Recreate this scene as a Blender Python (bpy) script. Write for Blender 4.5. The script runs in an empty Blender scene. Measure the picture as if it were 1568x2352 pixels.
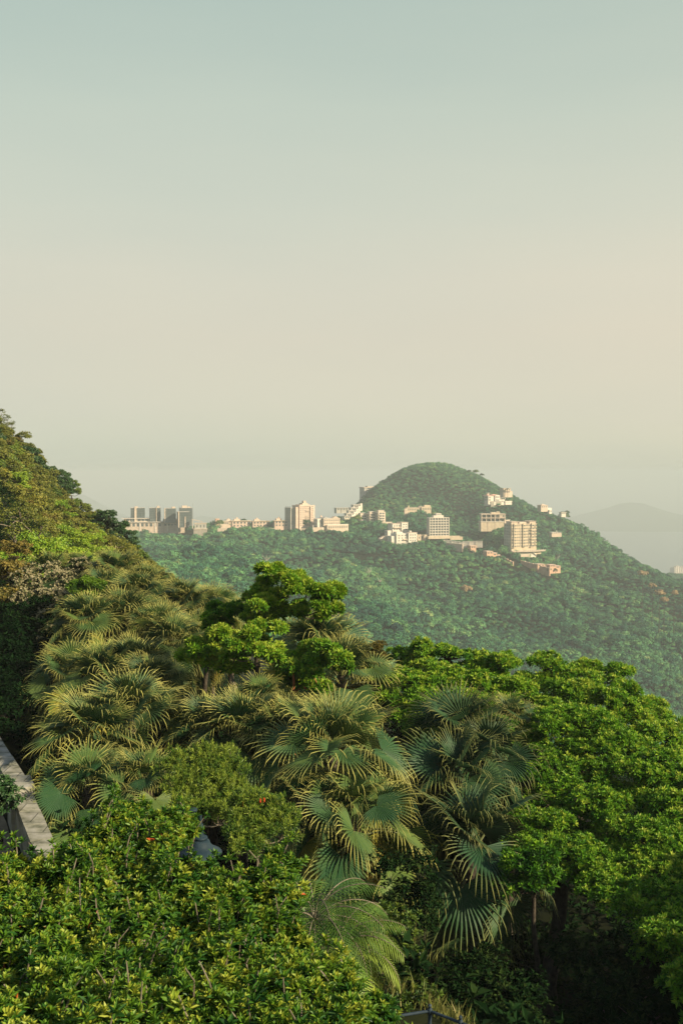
import bpy, math, random
import numpy as np
from mathutils import Vector, Matrix
R = math.radians
rng = np.random.default_rng(7)
random.seed(7)
sc = bpy.context.scene
COL = sc.collection

# ------------------------------------------------------------------ camera
F0, CX, CY, HY = 2287.0, 784.0, 1176.0, 1085.0      # focal length and horizon in units of a 1568 px wide picture
PITCH = math.atan((CY - HY) / F0)
cam_d = bpy.data.cameras.new("camera"); cam = bpy.data.objects.new("camera", cam_d); COL.objects.link(cam)
cam_d.sensor_fit = 'VERTICAL'; cam_d.sensor_height = 36.0; cam_d.lens = 36.0 * F0 / 2352.0
cam_d.clip_start = 0.1; cam_d.clip_end = 90000
cam.rotation_euler = (R(90) - PITCH, 0, 0)
sc.camera = cam

# ------------------------------------------------------------------ sky, sun, exposure
SUN_AZ, SUN_EL = R(118), R(27)          # clockwise from the view direction (+Y)
SDIR = np.array([math.sin(SUN_AZ)*math.cos(SUN_EL), math.cos(SUN_AZ)*math.cos(SUN_EL), math.sin(SUN_EL)])
w = bpy.data.worlds.new("World"); sc.world = w; w.use_nodes = True
nt = w.node_tree; nt.nodes.clear()
def N(nt, t, **k):
    n = nt.nodes.new(t)
    for a, b in k.items(): setattr(n, a, b)
    return n
def srgb(r, g, b):
    f = lambda c: (c/255/12.92) if c/255 <= 0.04045 else ((c/255+0.055)/1.055)**2.4
    return (f(r), f(g), f(b), 1)
def ramp(nt, stops, interp='LINEAR'):
    n = nt.nodes.new('ShaderNodeValToRGB'); cr = n.color_ramp; cr.interpolation = interp
    while len(cr.elements) > 1: cr.elements.remove(cr.elements[-1])
    cr.elements[0].position = stops[0][0]; cr.elements[0].color = stops[0][1]
    for p, c in stops[1:]:
        e = cr.elements.new(p); e.color = c
    return n
out = N(nt, 'ShaderNodeOutputWorld'); bg = N(nt, 'ShaderNodeBackground')
sky = N(nt, 'ShaderNodeTexSky', sky_type='NISHITA', sun_disc=False)
sky.sun_elevation = SUN_EL; sky.sun_rotation = SUN_AZ; sky.air_density = 1.2; sky.dust_density = 3.0; sky.ozone_density = 1.5
tc = N(nt, 'ShaderNodeTexCoord'); sp = N(nt, 'ShaderNodeSeparateXYZ'); nt.links.new(tc.outputs['Generated'], sp.inputs[0])
SKYK = 0.10
# thin high haze over the blue: its colour by elevation (z of the direction), warmer towards the right where the sun stands
mr = N(nt, 'ShaderNodeMapRange'); mr.inputs['From Min'].default_value = -0.05; mr.inputs['From Max'].default_value = 0.55
nz = N(nt, 'ShaderNodeTexNoise'); nz.inputs['Scale'].default_value = 2.2; nz.inputs['Detail'].default_value = 3
mpn = N(nt, 'ShaderNodeMapping'); mpn.inputs['Scale'].default_value = (1, 1, 5)
nt.links.new(tc.outputs['Generated'], mpn.inputs[0]); nt.links.new(mpn.outputs[0], nz.inputs['Vector'])
ma = N(nt, 'ShaderNodeMath', operation='MULTIPLY_ADD'); ma.inputs[1].default_value = 0.06; nt.links.new(nz.outputs[0], ma.inputs[0])
ma0 = N(nt, 'ShaderNodeMath', operation='SUBTRACT'); ma0.inputs[1].default_value = 0.03
nt.links.new(sp.outputs[2], ma.inputs[2]); nt.links.new(ma.outputs[0], ma0.inputs[0]); nt.links.new(ma0.outputs[0], mr.inputs['Value'])
S = lambda z: (z + 0.05) / 0.6
rp = ramp(nt, [(0.0, srgb(190,196,178)), (S(0.0), srgb(206,208,189)), (S(0.03), srgb(213,213,193)), (S(0.07), srgb(216,214,196)), (S(0.14), srgb(218,214,197)), (S(0.19), srgb(217,215,199)),
               (S(0.25), srgb(209,213,199)), (S(0.33), srgb(199,209,197)), (S(0.42), srgb(183,199,191)), (S(0.52), srgb(120,150,150)), (1.0, srgb(100,130,135))])
nt.links.new(mr.outputs[0], rp.inputs[0])
mx = N(nt, 'ShaderNodeMapRange'); mx.inputs['From Min'].default_value = -0.35; mx.inputs['From Max'].default_value = 0.4
mx.inputs['To Min'].default_value = 0.0; mx.inputs['To Max'].default_value = 1.0; nt.links.new(sp.outputs[0], mx.inputs['Value'])
warm = ramp(nt, [(0, (0.955, 0.98, 0.985, 1)), (1, (1.03, 1.005, 0.98, 1))]); nt.links.new(mx.outputs[0], warm.inputs[0])
mul = N(nt, 'ShaderNodeMix', data_type='RGBA', blend_type='MULTIPLY'); mul.inputs[0].default_value = 1
nt.links.new(rp.outputs[0], mul.inputs[6]); nt.links.new(warm.outputs[0], mul.inputs[7])
dv = N(nt, 'ShaderNodeMix', data_type='RGBA', blend_type='MULTIPLY'); dv.inputs[0].default_value = 1   # scale haze colour so Background strength can stay at SKYK
EXPO = 1.0
k = 2**-EXPO/SKYK; dv.inputs[7].default_value = (k, k, k, 1); dv.clamp_result = False; nt.links.new(mul.outputs[2], dv.inputs[6])
hi = N(nt, 'ShaderNodeMapRange', interpolation_type='SMOOTHSTEP'); hi.inputs['From Min'].default_value = 0.46; hi.inputs['From Max'].default_value = 0.70
nt.links.new(sp.outputs[2], hi.inputs['Value'])
mm = N(nt, 'ShaderNodeMix', data_type='RGBA'); nt.links.new(hi.outputs[0], mm.inputs[0])
nt.links.new(dv.outputs[2], mm.inputs[6]); nt.links.new(sky.outputs[0], mm.inputs[7])
n2 = N(nt, 'ShaderNodeTexNoise'); n2.inputs['Scale'].default_value = 1.6; n2.inputs['Detail'].default_value = 5; mp2 = N(nt, 'ShaderNodeMapping'); mp2.inputs['Scale'].default_value = (1, 1, 4.5); mp2.inputs['Rotation'].default_value = (0.12, 0.08, 0)
nt.links.new(tc.outputs['Generated'], mp2.inputs[0]); nt.links.new(mp2.outputs[0], n2.inputs['Vector'])
cr2 = ramp(nt, [(0.3, (0.955, 0.97, 0.98, 1)), (0.7, (1.03, 1.015, 1.0, 1))]); nt.links.new(n2.outputs[0], cr2.inputs[0])
cm = N(nt, 'ShaderNodeMix', data_type='RGBA', blend_type='MULTIPLY'); cm.inputs[0].default_value = 1; nt.links.new(mm.outputs[2], cm.inputs[6]); nt.links.new(cr2.outputs[0], cm.inputs[7]); mm = cm
nt.links.new(mm.outputs[2], bg.inputs[0]); bg.inputs[1].default_value = SKYK
nt.links.new(bg.outputs[0], out.inputs[0])
ld = bpy.data.lights.new("sun", 'SUN'); lo = bpy.data.objects.new("sun", ld); COL.objects.link(lo)
ld.energy = 5.0; ld.angle = R(0.6); ld.color = (1.0, 0.83, 0.55)
lo.rotation_euler = Vector(SDIR).to_track_quat('Z', 'Y').to_euler()
sc.view_settings.view_transform = 'Standard'; sc.view_settings.look = 'None'; sc.view_settings.gamma = 1; sc.view_settings.exposure = EXPO
cy = sc.cycles
cy.max_bounces = 6; cy.diffuse_bounces = 2; cy.glossy_bounces = 1; cy.transmission_bounces = 3; cy.volume_bounces = 2; cy.transparent_max_bounces = 4
cy.use_denoising = True; cy.sample_clamp_indirect = 4

# ------------------------------------------------------------------ helpers
def at(px, py, d):
    """the point at distance d (along +Y) seen at px, py of the 1568-wide picture"""
    a = (px - CX) / F0; b = -(py - CY) / F0
    c, s = math.cos(PITCH), math.sin(PITCH)
    v = np.array([a, c + b*s, -s + b*c])
    return v / v[1] * d

def tag(o, label=None, cat=None, group=None, kind=None):
    if label: o['label'] = label
    if cat: o['category'] = cat; o['kind'] = 'thing'
    if group: o['group'] = group
    if kind: o['kind'] = kind
    return o
def empty(name, loc, rz=0, label=None, cat=None, group=None):
    o = bpy.data.objects.new(name, None); COL.objects.link(o); o.location = Vector(loc); o.rotation_euler = (0, 0, rz)
    o.empty_display_size = 0.3
    return tag(o, label, cat, group)

class MB:
    """collects geometry (tris and quads) with a per-vertex 'tint' and 'tip' value"""
    def __init__(s): s.V = []; s.T = []; s.Q = []; s.A = []; s.B = []; s.n = 0
    def add(s, V, F, tint=0.5, tip=0.0):
        V = np.asarray(V, float).reshape(-1, 3); F = np.asarray(F, int)
        if len(V) == 0 or len(F) == 0: return s
        (s.T if F.shape[1] == 3 else s.Q).append(F + s.n)
        s.V.append(V); m = len(V)
        s.A.append(np.broadcast_to(np.asarray(tint, float).reshape(-1) if np.ndim(tint) else tint, (m,)))
        s.B.append(np.broadcast_to(np.asarray(tip, float).reshape(-1) if np.ndim(tip) else tip, (m,)))
        s.n += m; return s
    def box(s, x0, x1, y0, y1, z0, z1, tint=0.5):
        V = [(x, y, z) for z in (z0, z1) for x, y in ((x0, y0), (x1, y0), (x1, y1), (x0, y1))]
        return s.add(V, [(3,2,1,0),(4,5,6,7),(0,1,5,4),(1,2,6,5),(2,3,7,6),(3,0,4,7)], tint)
    def tube(s, pts, rad, n=6, tint=0.5, cap=True):
        pts = np.asarray(pts, float); m = len(pts); rad = np.broadcast_to(rad, (m,))
        d = np.gradient(pts, axis=0); d /= np.linalg.norm(d, axis=1)[:, None] + 1e-9
        up = np.array([0.31, 0.17, 0.94]) if abs(d[0][2]) < 0.9 else np.array([1.0, 0.1, 0])
        u = np.cross(d, up); u /= np.linalg.norm(u, axis=1)[:, None] + 1e-9; v = np.cross(d, u)
        a = np.linspace(0, 2*np.pi, n, endpoint=False)
        V = (pts[:, None] + rad[:, None, None]*(np.cos(a)[None, :, None]*u[:, None] + np.sin(a)[None, :, None]*v[:, None])).reshape(-1, 3)
        i = np.arange(m-1)[:, None]*n; j = np.arange(n)[None]; j2 = (j+1) % n
        Fq = np.stack([i+j, i+j2, i+n+j2, i+n+j], -1).reshape(-1, 4)
        s.add(V, Fq, tint)
        if cap and n == 4: pass
        return s
    def lathe(s, prof, c=(0, 0, 0), n=16, tint=0.5):
        prof = np.asarray(prof, float); a = np.linspace(0, 2*np.pi, n, endpoint=False)
        V = np.stack([prof[:, 0][:, None]*np.cos(a), prof[:, 0][:, None]*np.sin(a), np.repeat(prof[:, 1][:, None], n, 1)], -1).reshape(-1, 3) + np.array(c)
        m = len(prof); i = np.arange(m-1)[:, None]*n; j = np.arange(n)[None]; j2 = (j+1) % n
        return s.add(V, np.stack([i+j, i+j2, i+n+j2, i+n+j], -1).reshape(-1, 4), tint)
    def mesh(s, name, mat, smooth=False):
        V = np.concatenate(s.V); T = np.concatenate(s.T) if s.T else np.zeros((0, 3), int); Q = np.concatenate(s.Q) if s.Q else np.zeros((0, 4), int)
        me = bpy.data.meshes.new(name); me.vertices.add(len(V)); me.vertices.foreach_set('co', V.astype(np.float32).ravel())
        nl = T.size + Q.size; me.loops.add(nl); me.loops.foreach_set('vertex_index', np.concatenate([T.ravel(), Q.ravel()]).astype(np.int32))
        st = np.concatenate([np.arange(len(T))*3, T.size + np.arange(len(Q))*4]).astype(np.int32)
        me.polygons.add(len(st)); me.polygons.foreach_set('loop_start', st)
        me.polygons.foreach_set('use_smooth', np.full(len(st), smooth))
        me.update(calc_edges=True)
        for nm, arr in (('tint', s.A), ('tip', s.B)):
            a = me.attributes.new(nm, 'FLOAT', 'POINT'); a.data.foreach_set('value', np.concatenate(arr).astype(np.float32))
        if mat: me.materials.append(mat)
        return me
    def build(s, name, mat, parent=None, smooth=False, loc=None):
        if not s.n: return None
        o = bpy.data.objects.new(name, s.mesh(name, mat, smooth)); COL.objects.link(o)
        if parent: o.parent = parent
        if loc is not None: o.location = Vector(loc)
        return o
def copy_thing(src, loc, rz=0, scale=None, label=None):
    c = src.copy(); COL.objects.link(c); c.location = Vector(loc); c.rotation_euler = (0, 0, rz)
    if scale: c.scale = (scale,)*3 if np.isscalar(scale) else scale
    if label: c['label'] = label
    def rec(a, b):
        for ch in a.children:
            d = ch.copy(); COL.objects.link(d); d.parent = b; rec(ch, d)
    rec(src, c); return c

# ---- materials
def base_mat(name):
    m = bpy.data.materials.new(name); m.use_nodes = True; t = m.node_tree; t.nodes.clear()
    return m, t, N(t, 'ShaderNodeOutputMaterial')
def leaf_mat(name, stops, tipcol=None, rough=0.5, trans=0.25, spec=0.35, objvar=0.0):
    m, t, o = base_mat(name)
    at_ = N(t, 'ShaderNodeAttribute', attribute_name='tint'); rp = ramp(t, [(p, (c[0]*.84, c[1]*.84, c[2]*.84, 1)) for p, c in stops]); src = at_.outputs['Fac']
    if objvar:
        oi = N(t, 'ShaderNodeObjectInfo'); q = N(t, 'ShaderNodeMath', operation='MULTIPLY_ADD'); q.inputs[1].default_value = objvar
        t.links.new(oi.outputs['Random'], q.inputs[0]); q2 = N(t, 'ShaderNodeMath', operation='SUBTRACT'); q2.inputs[1].default_value = objvar/2
        t.links.new(src, q.inputs[2]); t.links.new(q.outputs[0], q2.inputs[0]); src = q2.outputs[0]
    t.links.new(src, rp.inputs[0]); colr = rp.outputs[0]
    if tipcol:
        tp = N(t, 'ShaderNodeAttribute', attribute_name='tip'); mi = N(t, 'ShaderNodeMix', data_type='RGBA')
        t.links.new(tp.outputs['Fac'], mi.inputs[0]); t.links.new(colr, mi.inputs[6]); mi.inputs[7].default_value = (*tipcol, 1); colr = mi.outputs[2]
    p = N(t, 'ShaderNodeBsdfPrincipled'); p.inputs['Roughness'].default_value = rough; p.inputs['Specular IOR Level'].default_value = spec
    t.links.new(colr, p.inputs['Base Color'])
    tr = N(t, 'ShaderNodeBsdfTranslucent'); t.links.new(colr, tr.inputs[0])
    ms = N(t, 'ShaderNodeMixShader'); ms.inputs[0].default_value = trans
    t.links.new(p.outputs[0], ms.inputs[1]); t.links.new(tr.outputs[0], ms.inputs[2]); t.links.new(ms.outputs[0], o.inputs[0])
    return m
def solid(name, c1, c2=None, scale=4.0, rough=0.8, bump=0.0, metal=0.0, spec=0.3, detail=6, dist=0.0):
    m, t, o = base_mat(name); p = N(t, 'ShaderNodeBsdfPrincipled'); p.inputs['Roughness'].default_value = rough
    p.inputs['Metallic'].default_value = metal; p.inputs['Specular IOR Level'].default_value = spec
    g = N(t, 'ShaderNodeTexCoord'); n = N(t, 'ShaderNodeTexNoise'); n.inputs['Scale'].default_value = scale; n.inputs['Detail'].default_value = detail
    n.inputs['Distortion'].default_value = dist
    t.links.new(g.outputs['Object'], n.inputs['Vector'])
    rp = ramp(t, [(0.3, (*c1, 1)), (0.7, (*(c2 or c1), 1))]); t.links.new(n.outputs[0], rp.inputs[0]); t.links.new(rp.outputs[0], p.inputs['Base Color'])
    if bump:
        b = N(t, 'ShaderNodeBump'); b.inputs['Strength'].default_value = bump; b.inputs['Distance'].default_value = 0.05
        t.links.new(n.outputs[0], b.inputs['Height']); t.links.new(b.outputs[0], p.inputs['Normal'])
    t.links.new(p.outputs[0], o.inputs[0]); return m

M = dict(
    palm=leaf_mat('palm_leaf', [(0, (.010,.045,.026)), (.45, (.030,.088,.036)), (.75, (.10,.155,.035)), (.9, (.30,.25,.03)), (1, (.28,.13,.035))], tipcol=(.58,.53,.15), rough=.5, trans=.2, spec=.15),  # tip colour: dry straw plus the sun highlight on drooping ends
    petiole=leaf_mat('palm_petiole', [(0, (.05,.08,.03)), (1, (.22,.20,.06))], rough=.5, trans=0),
    banyan=leaf_mat('glossy_leaf', [(0, (.008,.045,.008)), (.4, (.035,.13,.010)), (.7, (.14,.31,.018)), (.85, (.27,.42,.03)), (1, (.44,.50,.07))], rough=.5, trans=.3, spec=.2),
    bush=leaf_mat('bush_leaf', [(0, (.006,.035,.008)), (.4, (.026,.10,.012)), (.7, (.12,.24,.018)), (.93, (.32,.37,.04))], rough=.48, trans=.3, spec=.25),
    oldleaf=leaf_mat('old_red_leaf', [(0, (.45,.08,.02)), (1, (.55,.22,.04))], rough=.5, trans=.3),
    olive=leaf_mat('olive_leaf', [(0, (.025,.05,.008)), (.5, (.12,.15,.018)), (1, (.30,.28,.04))], rough=.55, trans=.25, objvar=.3),
    mid=leaf_mat('mid_leaf', [(0, (.02,.06,.012)), (.5, (.10,.17,.018)), (1, (.25,.30,.03))], rough=.5, trans=.25, objvar=.3),
    lime=leaf_mat('lime_leaf', [(0, (.03,.10,.01)), (.5, (.18,.32,.018)), (1, (.40,.48,.04))], rough=.5, trans=.3, objvar=.3),
    dark=leaf_mat('dark_leaf', [(0, (.010,.035,.014)), (.5, (.03,.085,.025)), (1, (.10,.17,.05))], rough=.4, trans=.2, objvar=.2),
    rust=leaf_mat('rust_leaf', [(0, (.03,.045,.01)), (.5, (.14,.125,.02)), (1, (.27,.20,.04))], rough=.6, trans=.25, objvar=.2),
    wood=leaf_mat('forest_leaf', [(0, (.014,.04,.012)), (.35, (.035,.09,.018)), (.75, (.085,.16,.025)), (.93, (.16,.21,.04)), (1, (.36,.27,.12))], rough=.6, trans=.2, spec=.2),
    cream=leaf_mat('blossom', [(0, (.03,.06,.015)), (.42, (.05,.085,.02)), (.5, (.36,.33,.18)), (1, (.66,.60,.40))], rough=.7, trans=.3),
    pink=leaf_mat('pale_blossom', [(0, (.16,.16,.06)), (.5, (.42,.30,.16)), (1, (.55,.38,.22))], rough=.7, trans=.3),
    needle=leaf_mat('needle_leaf', [(0, (.02,.07,.010)), (.5, (.09,.18,.020)), (1, (.30,.38,.05))], rough=.5, trans=.2),
    red=solid('red_flower', (.6,.05,.02), (.7,.1,.03)),
    fruit=solid('palm_inflorescence', (.45,.26,.06), (.55,.36,.1), 10),
    bark=solid('bark', (.02,.016,.012), (.06,.048,.035), 9, bump=.6),
    palebark=solid('pale_bark', (.09,.075,.055), (.19,.165,.125), 12, bump=.4),
    redbark=solid('red_bark', (.22,.07,.03), (.38,.16,.07), 12, bump=.4),
    under=leaf_mat('shade_dark_undergrowth_leaf', [(0, (.003,.010,.004)), (.6, (.008,.026,.007)), (1, (.03,.05,.012))], rough=.8, trans=.05, spec=.03),  # near-black leaves, deep shade put into the albedo
    grass=leaf_mat('grass_blade', [(0, (.05,.09,.02)), (.6, (.18,.2,.04)), (1, (.35,.3,.12))], rough=.6, trans=.3),
)

# ------------------------------------------------------------------ ground
# control points: px, py of the BARE ground and distance; value interpolated is z/d over (azimuth, ln d)
CP = []
def cp(*pts):
    for px, py, d in pts:
        CP.append(((px-784)/784.0, math.log(d), at(px, py, d)[2]/d))
cp((0,1560,36),(100,1620,38),(290,1640,38),(430,1680,42),(600,1780,40),(784,1930,36),(1070,2010,36),(1400,2010,38),(1600,2010,40),(1000,1850,48),(240,1440,52),(0,1450,50),
   (0,1330,60),(100,1390,56),(150,1330,70),(250,1370,80),(340,1400,85),(400,1470,90),(450,1560,75),
   (-200,930,70),(-200,800,110),(0,1120,90),(0,985,128),(60,1075,132),(100,1115,138),(200,1200,150),(290,1270,160),(350,1350,160),(390,1420,160),(100,1230,95),(200,1300,110),(280,1350,120),
   (-200,1000,300),(0,1150,320),(200,1320,340),(330,1430,330),(430,1470,240),
   (600,1700,75),(784,1780,70),(1200,1800,70),(1500,1850,70),(1700,1850,70),
   (500,1500,170),(784,1650,150),(1200,1720,160),(1500,1780,170),(1700,1790,170),
   (500,1450,300),(784,1590,300),(1200,1700,300),(1500,1770,310),(1700,1800,300),
   (-200,1300,600),(0,1330,600),(200,1330,600),(380,1350,560),(500,1410,520),(640,1450,520),(784,1500,500),(1000,1560,500),(1200,1630,520),(1450,1700,500),(1600,1740,500))
DZ = 6.5
def cpf(*pts):      # given as crown-top pixels on the far hill: ground is a tree height lower
    for px, py, d in pts:
        CP.append(((px-784)/784.0, math.log(d), (at(px, py, d)[2]-DZ)/d))
cpf((-200,1230,1050),(0,1215,1050),(150,1215,1050),(300,1219,1050),(345,1224,1042),(385,1224,1040),(430,1226,1036),(300,1260,900),(300,1310,760),
    (380,1278,760),(430,1262,760),(508,1258,740),(600,1280,710),(700,1322,680),(800,1370,650),(900,1420,610),
    (508,1282,830),(620,1300,800),(720,1335,770),(840,1380,740),
    (450,1250,930),(600,1268,930),(740,1294,900),(880,1290,920),
    (1000,1295,940),(1120,1320,900),(1250,1360,880),(1300,1330,950),(1350,1270,1050),(1450,1330,980),(1560,1400,900),(1650,1450,850),
    (1000,1390,800),(1150,1400,800),(1300,1430,780),(1450,1470,760),(1600,1540,740),
    (1000,1470,680),(1200,1500,660),(1400,1570,640),(1568,1650,620),(1700,1700,620),
    (840,1138,1280),(873,1108,1285),(896,1100,1290),(918,1086,1295),(944,1075,1300),(969,1071,1300),(998,1068,1300),(1033,1071,1300),(1047,1080,1298),(1064,1092,1297),(1083,1090,1295),(1113,1099,1290),(1139,1111,1285),(1152,1120,1282),(1183,1136,1272),(1228,1158,1245),
    (1300,1185,1200),(1330,1200,1190),(1400,1245,1150),(1450,1278,1110),(1500,1300,1060),(1568,1335,1010),(1650,1390,950),
    (1000,1110,1240),(930,1130,1230),(1080,1130,1230),(1000,1160,1160),(900,1180,1150),(1080,1170,1170),(1040,1210,1090),(1250,1220,1120),(1290,1250,1080),(1100,1235,1060),
    (780,1190,1250),
    (-200,1450,1600),(0,1400,1500),(300,1330,1400),(450,1330,1400),(600,1330,1400),(700,1300,1500),(784,1290,1650),(900,1250,1750),(1000,1230,1800),(1150,1260,1750),(1300,1330,1650),(1450,1400,1500),(1600,1480,1400),(1700,1550,1300),
    )
# second dark shoulder beyond the right edge of the main slope
cpf((1480,1330,1500),(1540,1312,1600),(1600,1325,1600),(1700,1340,1600))
# bases of the buildings
def cpb(*pts):
    for px, py, d in pts: CP.append(((px-784)/784.0, math.log(d), at(px, py, d)[2]/d))
cpb((360,1218,1080),(460,1222,1060),(550,1216,1060),(640,1214,1060),(690,1213,1060),(755,1219,1050),(805,1200,1120),(850,1204,1090),(880,1243,1010),(960,1245,1010),(1005,1240,1010),
    (955,1184,1140),(1130,1218,1070),(1135,1162,1160),(1195,1268,1000),(1140,1288,970),(1250,1316,950),(1075,1268,990))
for d, py in ((2600, 1600), (4000, 1600), (9000, 1500)):
    for px in (-200, 200, 600, 1000, 1400, 1700): CP.append(((px-784)/784.0, math.log(d), at(px, py, d)[2]/d))
CP = np.array(CP)
def phi(r2): return 0.5*r2*np.log(r2 + 1e-12)
VS = 1.3
def rbf_fit(C):
    X = np.c_[C[:, 0], C[:, 1]*VS]; n = len(X)
    r2 = ((X[:, None]-X[None])**2).sum(-1); K = phi(r2) + np.eye(n)*1e-5
    P = np.c_[np.ones(n), X]; A = np.block([[K, P], [P.T, np.zeros((3, 3))]])
    return X, np.linalg.solve(A, np.r_[C[:, 2], 0, 0, 0])
RX, RW = rbf_fit(CP)
def far_z(x, y):
    d = np.maximum(y, 1.0); u = np.clip(x/d*F0/784.0, -1.5, 1.35); dd = np.clip(d, 34, 9000)
    q = np.c_[u, np.log(dd)*VS]; o = np.zeros(len(q))
    for i in range(0, len(q), 20000):
        qq = q[i:i+20000]; r2 = ((qq[:, None]-RX[None])**2).sum(-1)
        o[i:i+20000] = phi(r2) @ RW[:-3] + RW[-3] + qq @ RW[-2:]
    z = o*dd
    return np.maximum(z, -403.0)
EDGE = np.array([(-40, 80), (-22, 55), (-10.0, 28.4), (-7.76, 24.1), (-5.9, 19.8), (-3.2, 16.2), (-1.0, 14.3), (0.3, 13.6), (1.22, 13.9), (1.9, 13.3), (5, 12), (14, 10), (60, 0)], float)
def edge_dist(x, y):
    best = np.full(len(x), 1e9); sgn = np.zeros(len(x))
    for a, b in zip(EDGE[:-1], EDGE[1:]):
        ab = b-a; t = np.clip(((x-a[0])*ab[0] + (y-a[1])*ab[1])/(ab@ab), 0, 1); px = a[0]+t*ab[0]; py = a[1]+t*ab[1]
        dd = np.hypot(x-px, y-py); s = np.sign(ab[0]*(y-a[1]) - ab[1]*(x-a[0])); m = dd < best-1e-9
        best = np.where(m, dd, best); sgn = np.where(m, s, sgn)
    return best*sgn       # positive beyond the wall (away from the path)
def H(x, y):
    x = np.atleast_1d(np.asarray(x, float)); y = np.atleast_1d(np.asarray(y, float))
    e = edge_dist(x, y)
    zn = -8.5 - 0.62*np.clip(e-0.5, 0, 11) + 0.9*np.exp(-((x-0.6)**2/1.5 + (y-14.9)**2/1.0))
    # left of the path the bank rises
    zn = np.where(e < -3.2, zn + 0.35*np.clip(-e-3.2, 0, 14)*np.clip((y-8)/12, 0, 1), zn)
    t = np.clip((np.hypot(x, y)-30)/14, 0, 1); t = t*t*(3-2*t)
    zf = far_z(x, y)
    t = np.where((e < 0) & (y < 44), t*np.clip((y-34)/10, 0, 1), t)
    z = zn*(1-t) + zf*t
    # gentle roughness on the hills
    d = np.hypot(x, y); am = np.clip((d-200)/500, 0, 1)*4.0*(1-.62*np.clip((d-1020)/120, 0, 1))
    return z + am*(np.sin(x*.045+1.3*np.sin(y*.031))*np.sin(y*.052+1.7*np.sin(x*.027)) + np.clip((d-300)/300, 0, 1)*(d < 960)*1.1*np.sin(x*.034-y*.02+2*np.sin(y*.011)))
def grid_ground():
    az = np.r_[np.linspace(-180, -26, 30), np.linspace(-25, 25, 210), np.linspace(26, 176, 30)]
    rr = np.r_[0.5, np.exp(np.linspace(math.log(2.0), math.log(60), 110)), np.exp(np.linspace(math.log(62), math.log(2600), 200)), 4000, 9000]
    A, RR = np.meshgrid(np.radians(az), rr, indexing='ij'); x = (RR*np.sin(A)).ravel(); y = (RR*np.cos(A)).ravel()
    z = H(x, y); back = y < 1
    z = np.where(back, -8.5 - 0.0*y, z)
    z = np.where((np.hypot(x, y) > 2600), np.minimum(z, -402.5), z)
    V = np.c_[x, y, z]; na, nr = len(az), len(rr); i = np.arange(na)[:, None]*nr; i2 = ((np.arange(na)+1) % na)[:, None]*nr; j = np.arange(nr-1)[None]
    Fq = np.stack([i+j, i+j+1, i2+j+1, i2+j], -1).reshape(-1, 4)[:, ::-1]
    return V, Fq
gm = solid('soil', (.005,.008,.004), (.013,.016,.007), .8, rough=1, bump=.4, spec=.05)
V, Fq = grid_ground(); g = MB().add(V, Fq).build('ground', gm, smooth=True); tag(g, kind='structure')
# sea
sm, t, o = base_mat('sea_water'); p = N(t, 'ShaderNodeBsdfPrincipled'); p.inputs['Base Color'].default_value = (.06,.10,.11,1); p.inputs['Roughness'].default_value = .3
tcn = N(t, 'ShaderNodeTexCoord'); nn = N(t, 'ShaderNodeTexNoise'); nn.inputs['Scale'].default_value = .02; nn.inputs['Detail'].default_value = 4
bb = N(t, 'ShaderNodeBump'); bb.inputs['Strength'].default_value = .6; bb.inputs['Distance'].default_value = 3
t.links.new(tcn.outputs['Object'], nn.inputs['Vector']); t.links.new(nn.outputs[0], bb.inputs['Height']); t.links.new(bb.outputs[0], p.inputs['Normal']); t.links.new(p.outputs[0], o.inputs[0])
a = np.linspace(0, 2*np.pi, 65)[:-1]; V = np.r_[[(0, 0, -400)], np.c_[26000*np.sin(a), 26000*np.cos(a), np.full(64, -400.)]]
tag(MB().add(V, [(0, (i+1) % 64+1, i+1) for i in range(64)]).build('sea', sm), kind='structure')
# distant hills and islands
hm = solid('distant_hill', (.02,.045,.02), (.05,.085,.035), .01, rough=1, spec=.05)
def hill(name, prof, d, depth):
    """prof: px, py silhouette; waterline from the sea level; a real ridge with front and back slopes"""
    px = np.linspace(prof[0][0], prof[-1][0], 60); py = np.interp(px, [q[0] for q in prof], [q[1] for q in prof])
    m = MB(); rows = []
    for k_, f in ((-1, 0), (-.75, .3), (-.5, .55), (-.25, .82), (0, 1), (.5, .6), (1, 0)):
        row = []
        for i, (a_, b_) in enumerate(zip(px, py)):
            top = at(a_, b_, d); dd = d + k_*depth
            z = -403 + (max(top[2]+403, 0))*f*(1 + .05*math.sin(i*.9+k_*7) + .04*math.sin(i*2.1+k_*11) if 0 < f < 1 else 1)
            row.append((top[0]*(1 + .0*k_), dd, z))
        rows.append(row)
    V = np.array(rows).reshape(-1, 3); n = len(px); nr = len(rows)
    Fq = [(r*n+i, r*n+i+1, (r+1)*n+i+1, (r+1)*n+i) for r in range(nr-1) for i in range(n-1)]
    tag(m.add(V, Fq).build(name, hm, smooth=True), kind='structure')
hill('hill', [(1290,1206),(1330,1188),(1360,1176),(1395,1166),(1420,1157),(1445,1154),(1475,1156),(1510,1168),(1540,1177),(1580,1186),(1640,1196),(1720,1206)], 7600, 900)
hill('hill', [(410,1206),(440,1192),(462,1184),(480,1187),(500,1196),(530,1204),(560,1206)], 7800, 700)
hill('hill', [(40,1206),(120,1150),(190,1135),(220,1150),(250,1172),(280,1190),(320,1206)], 7700, 800)

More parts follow.
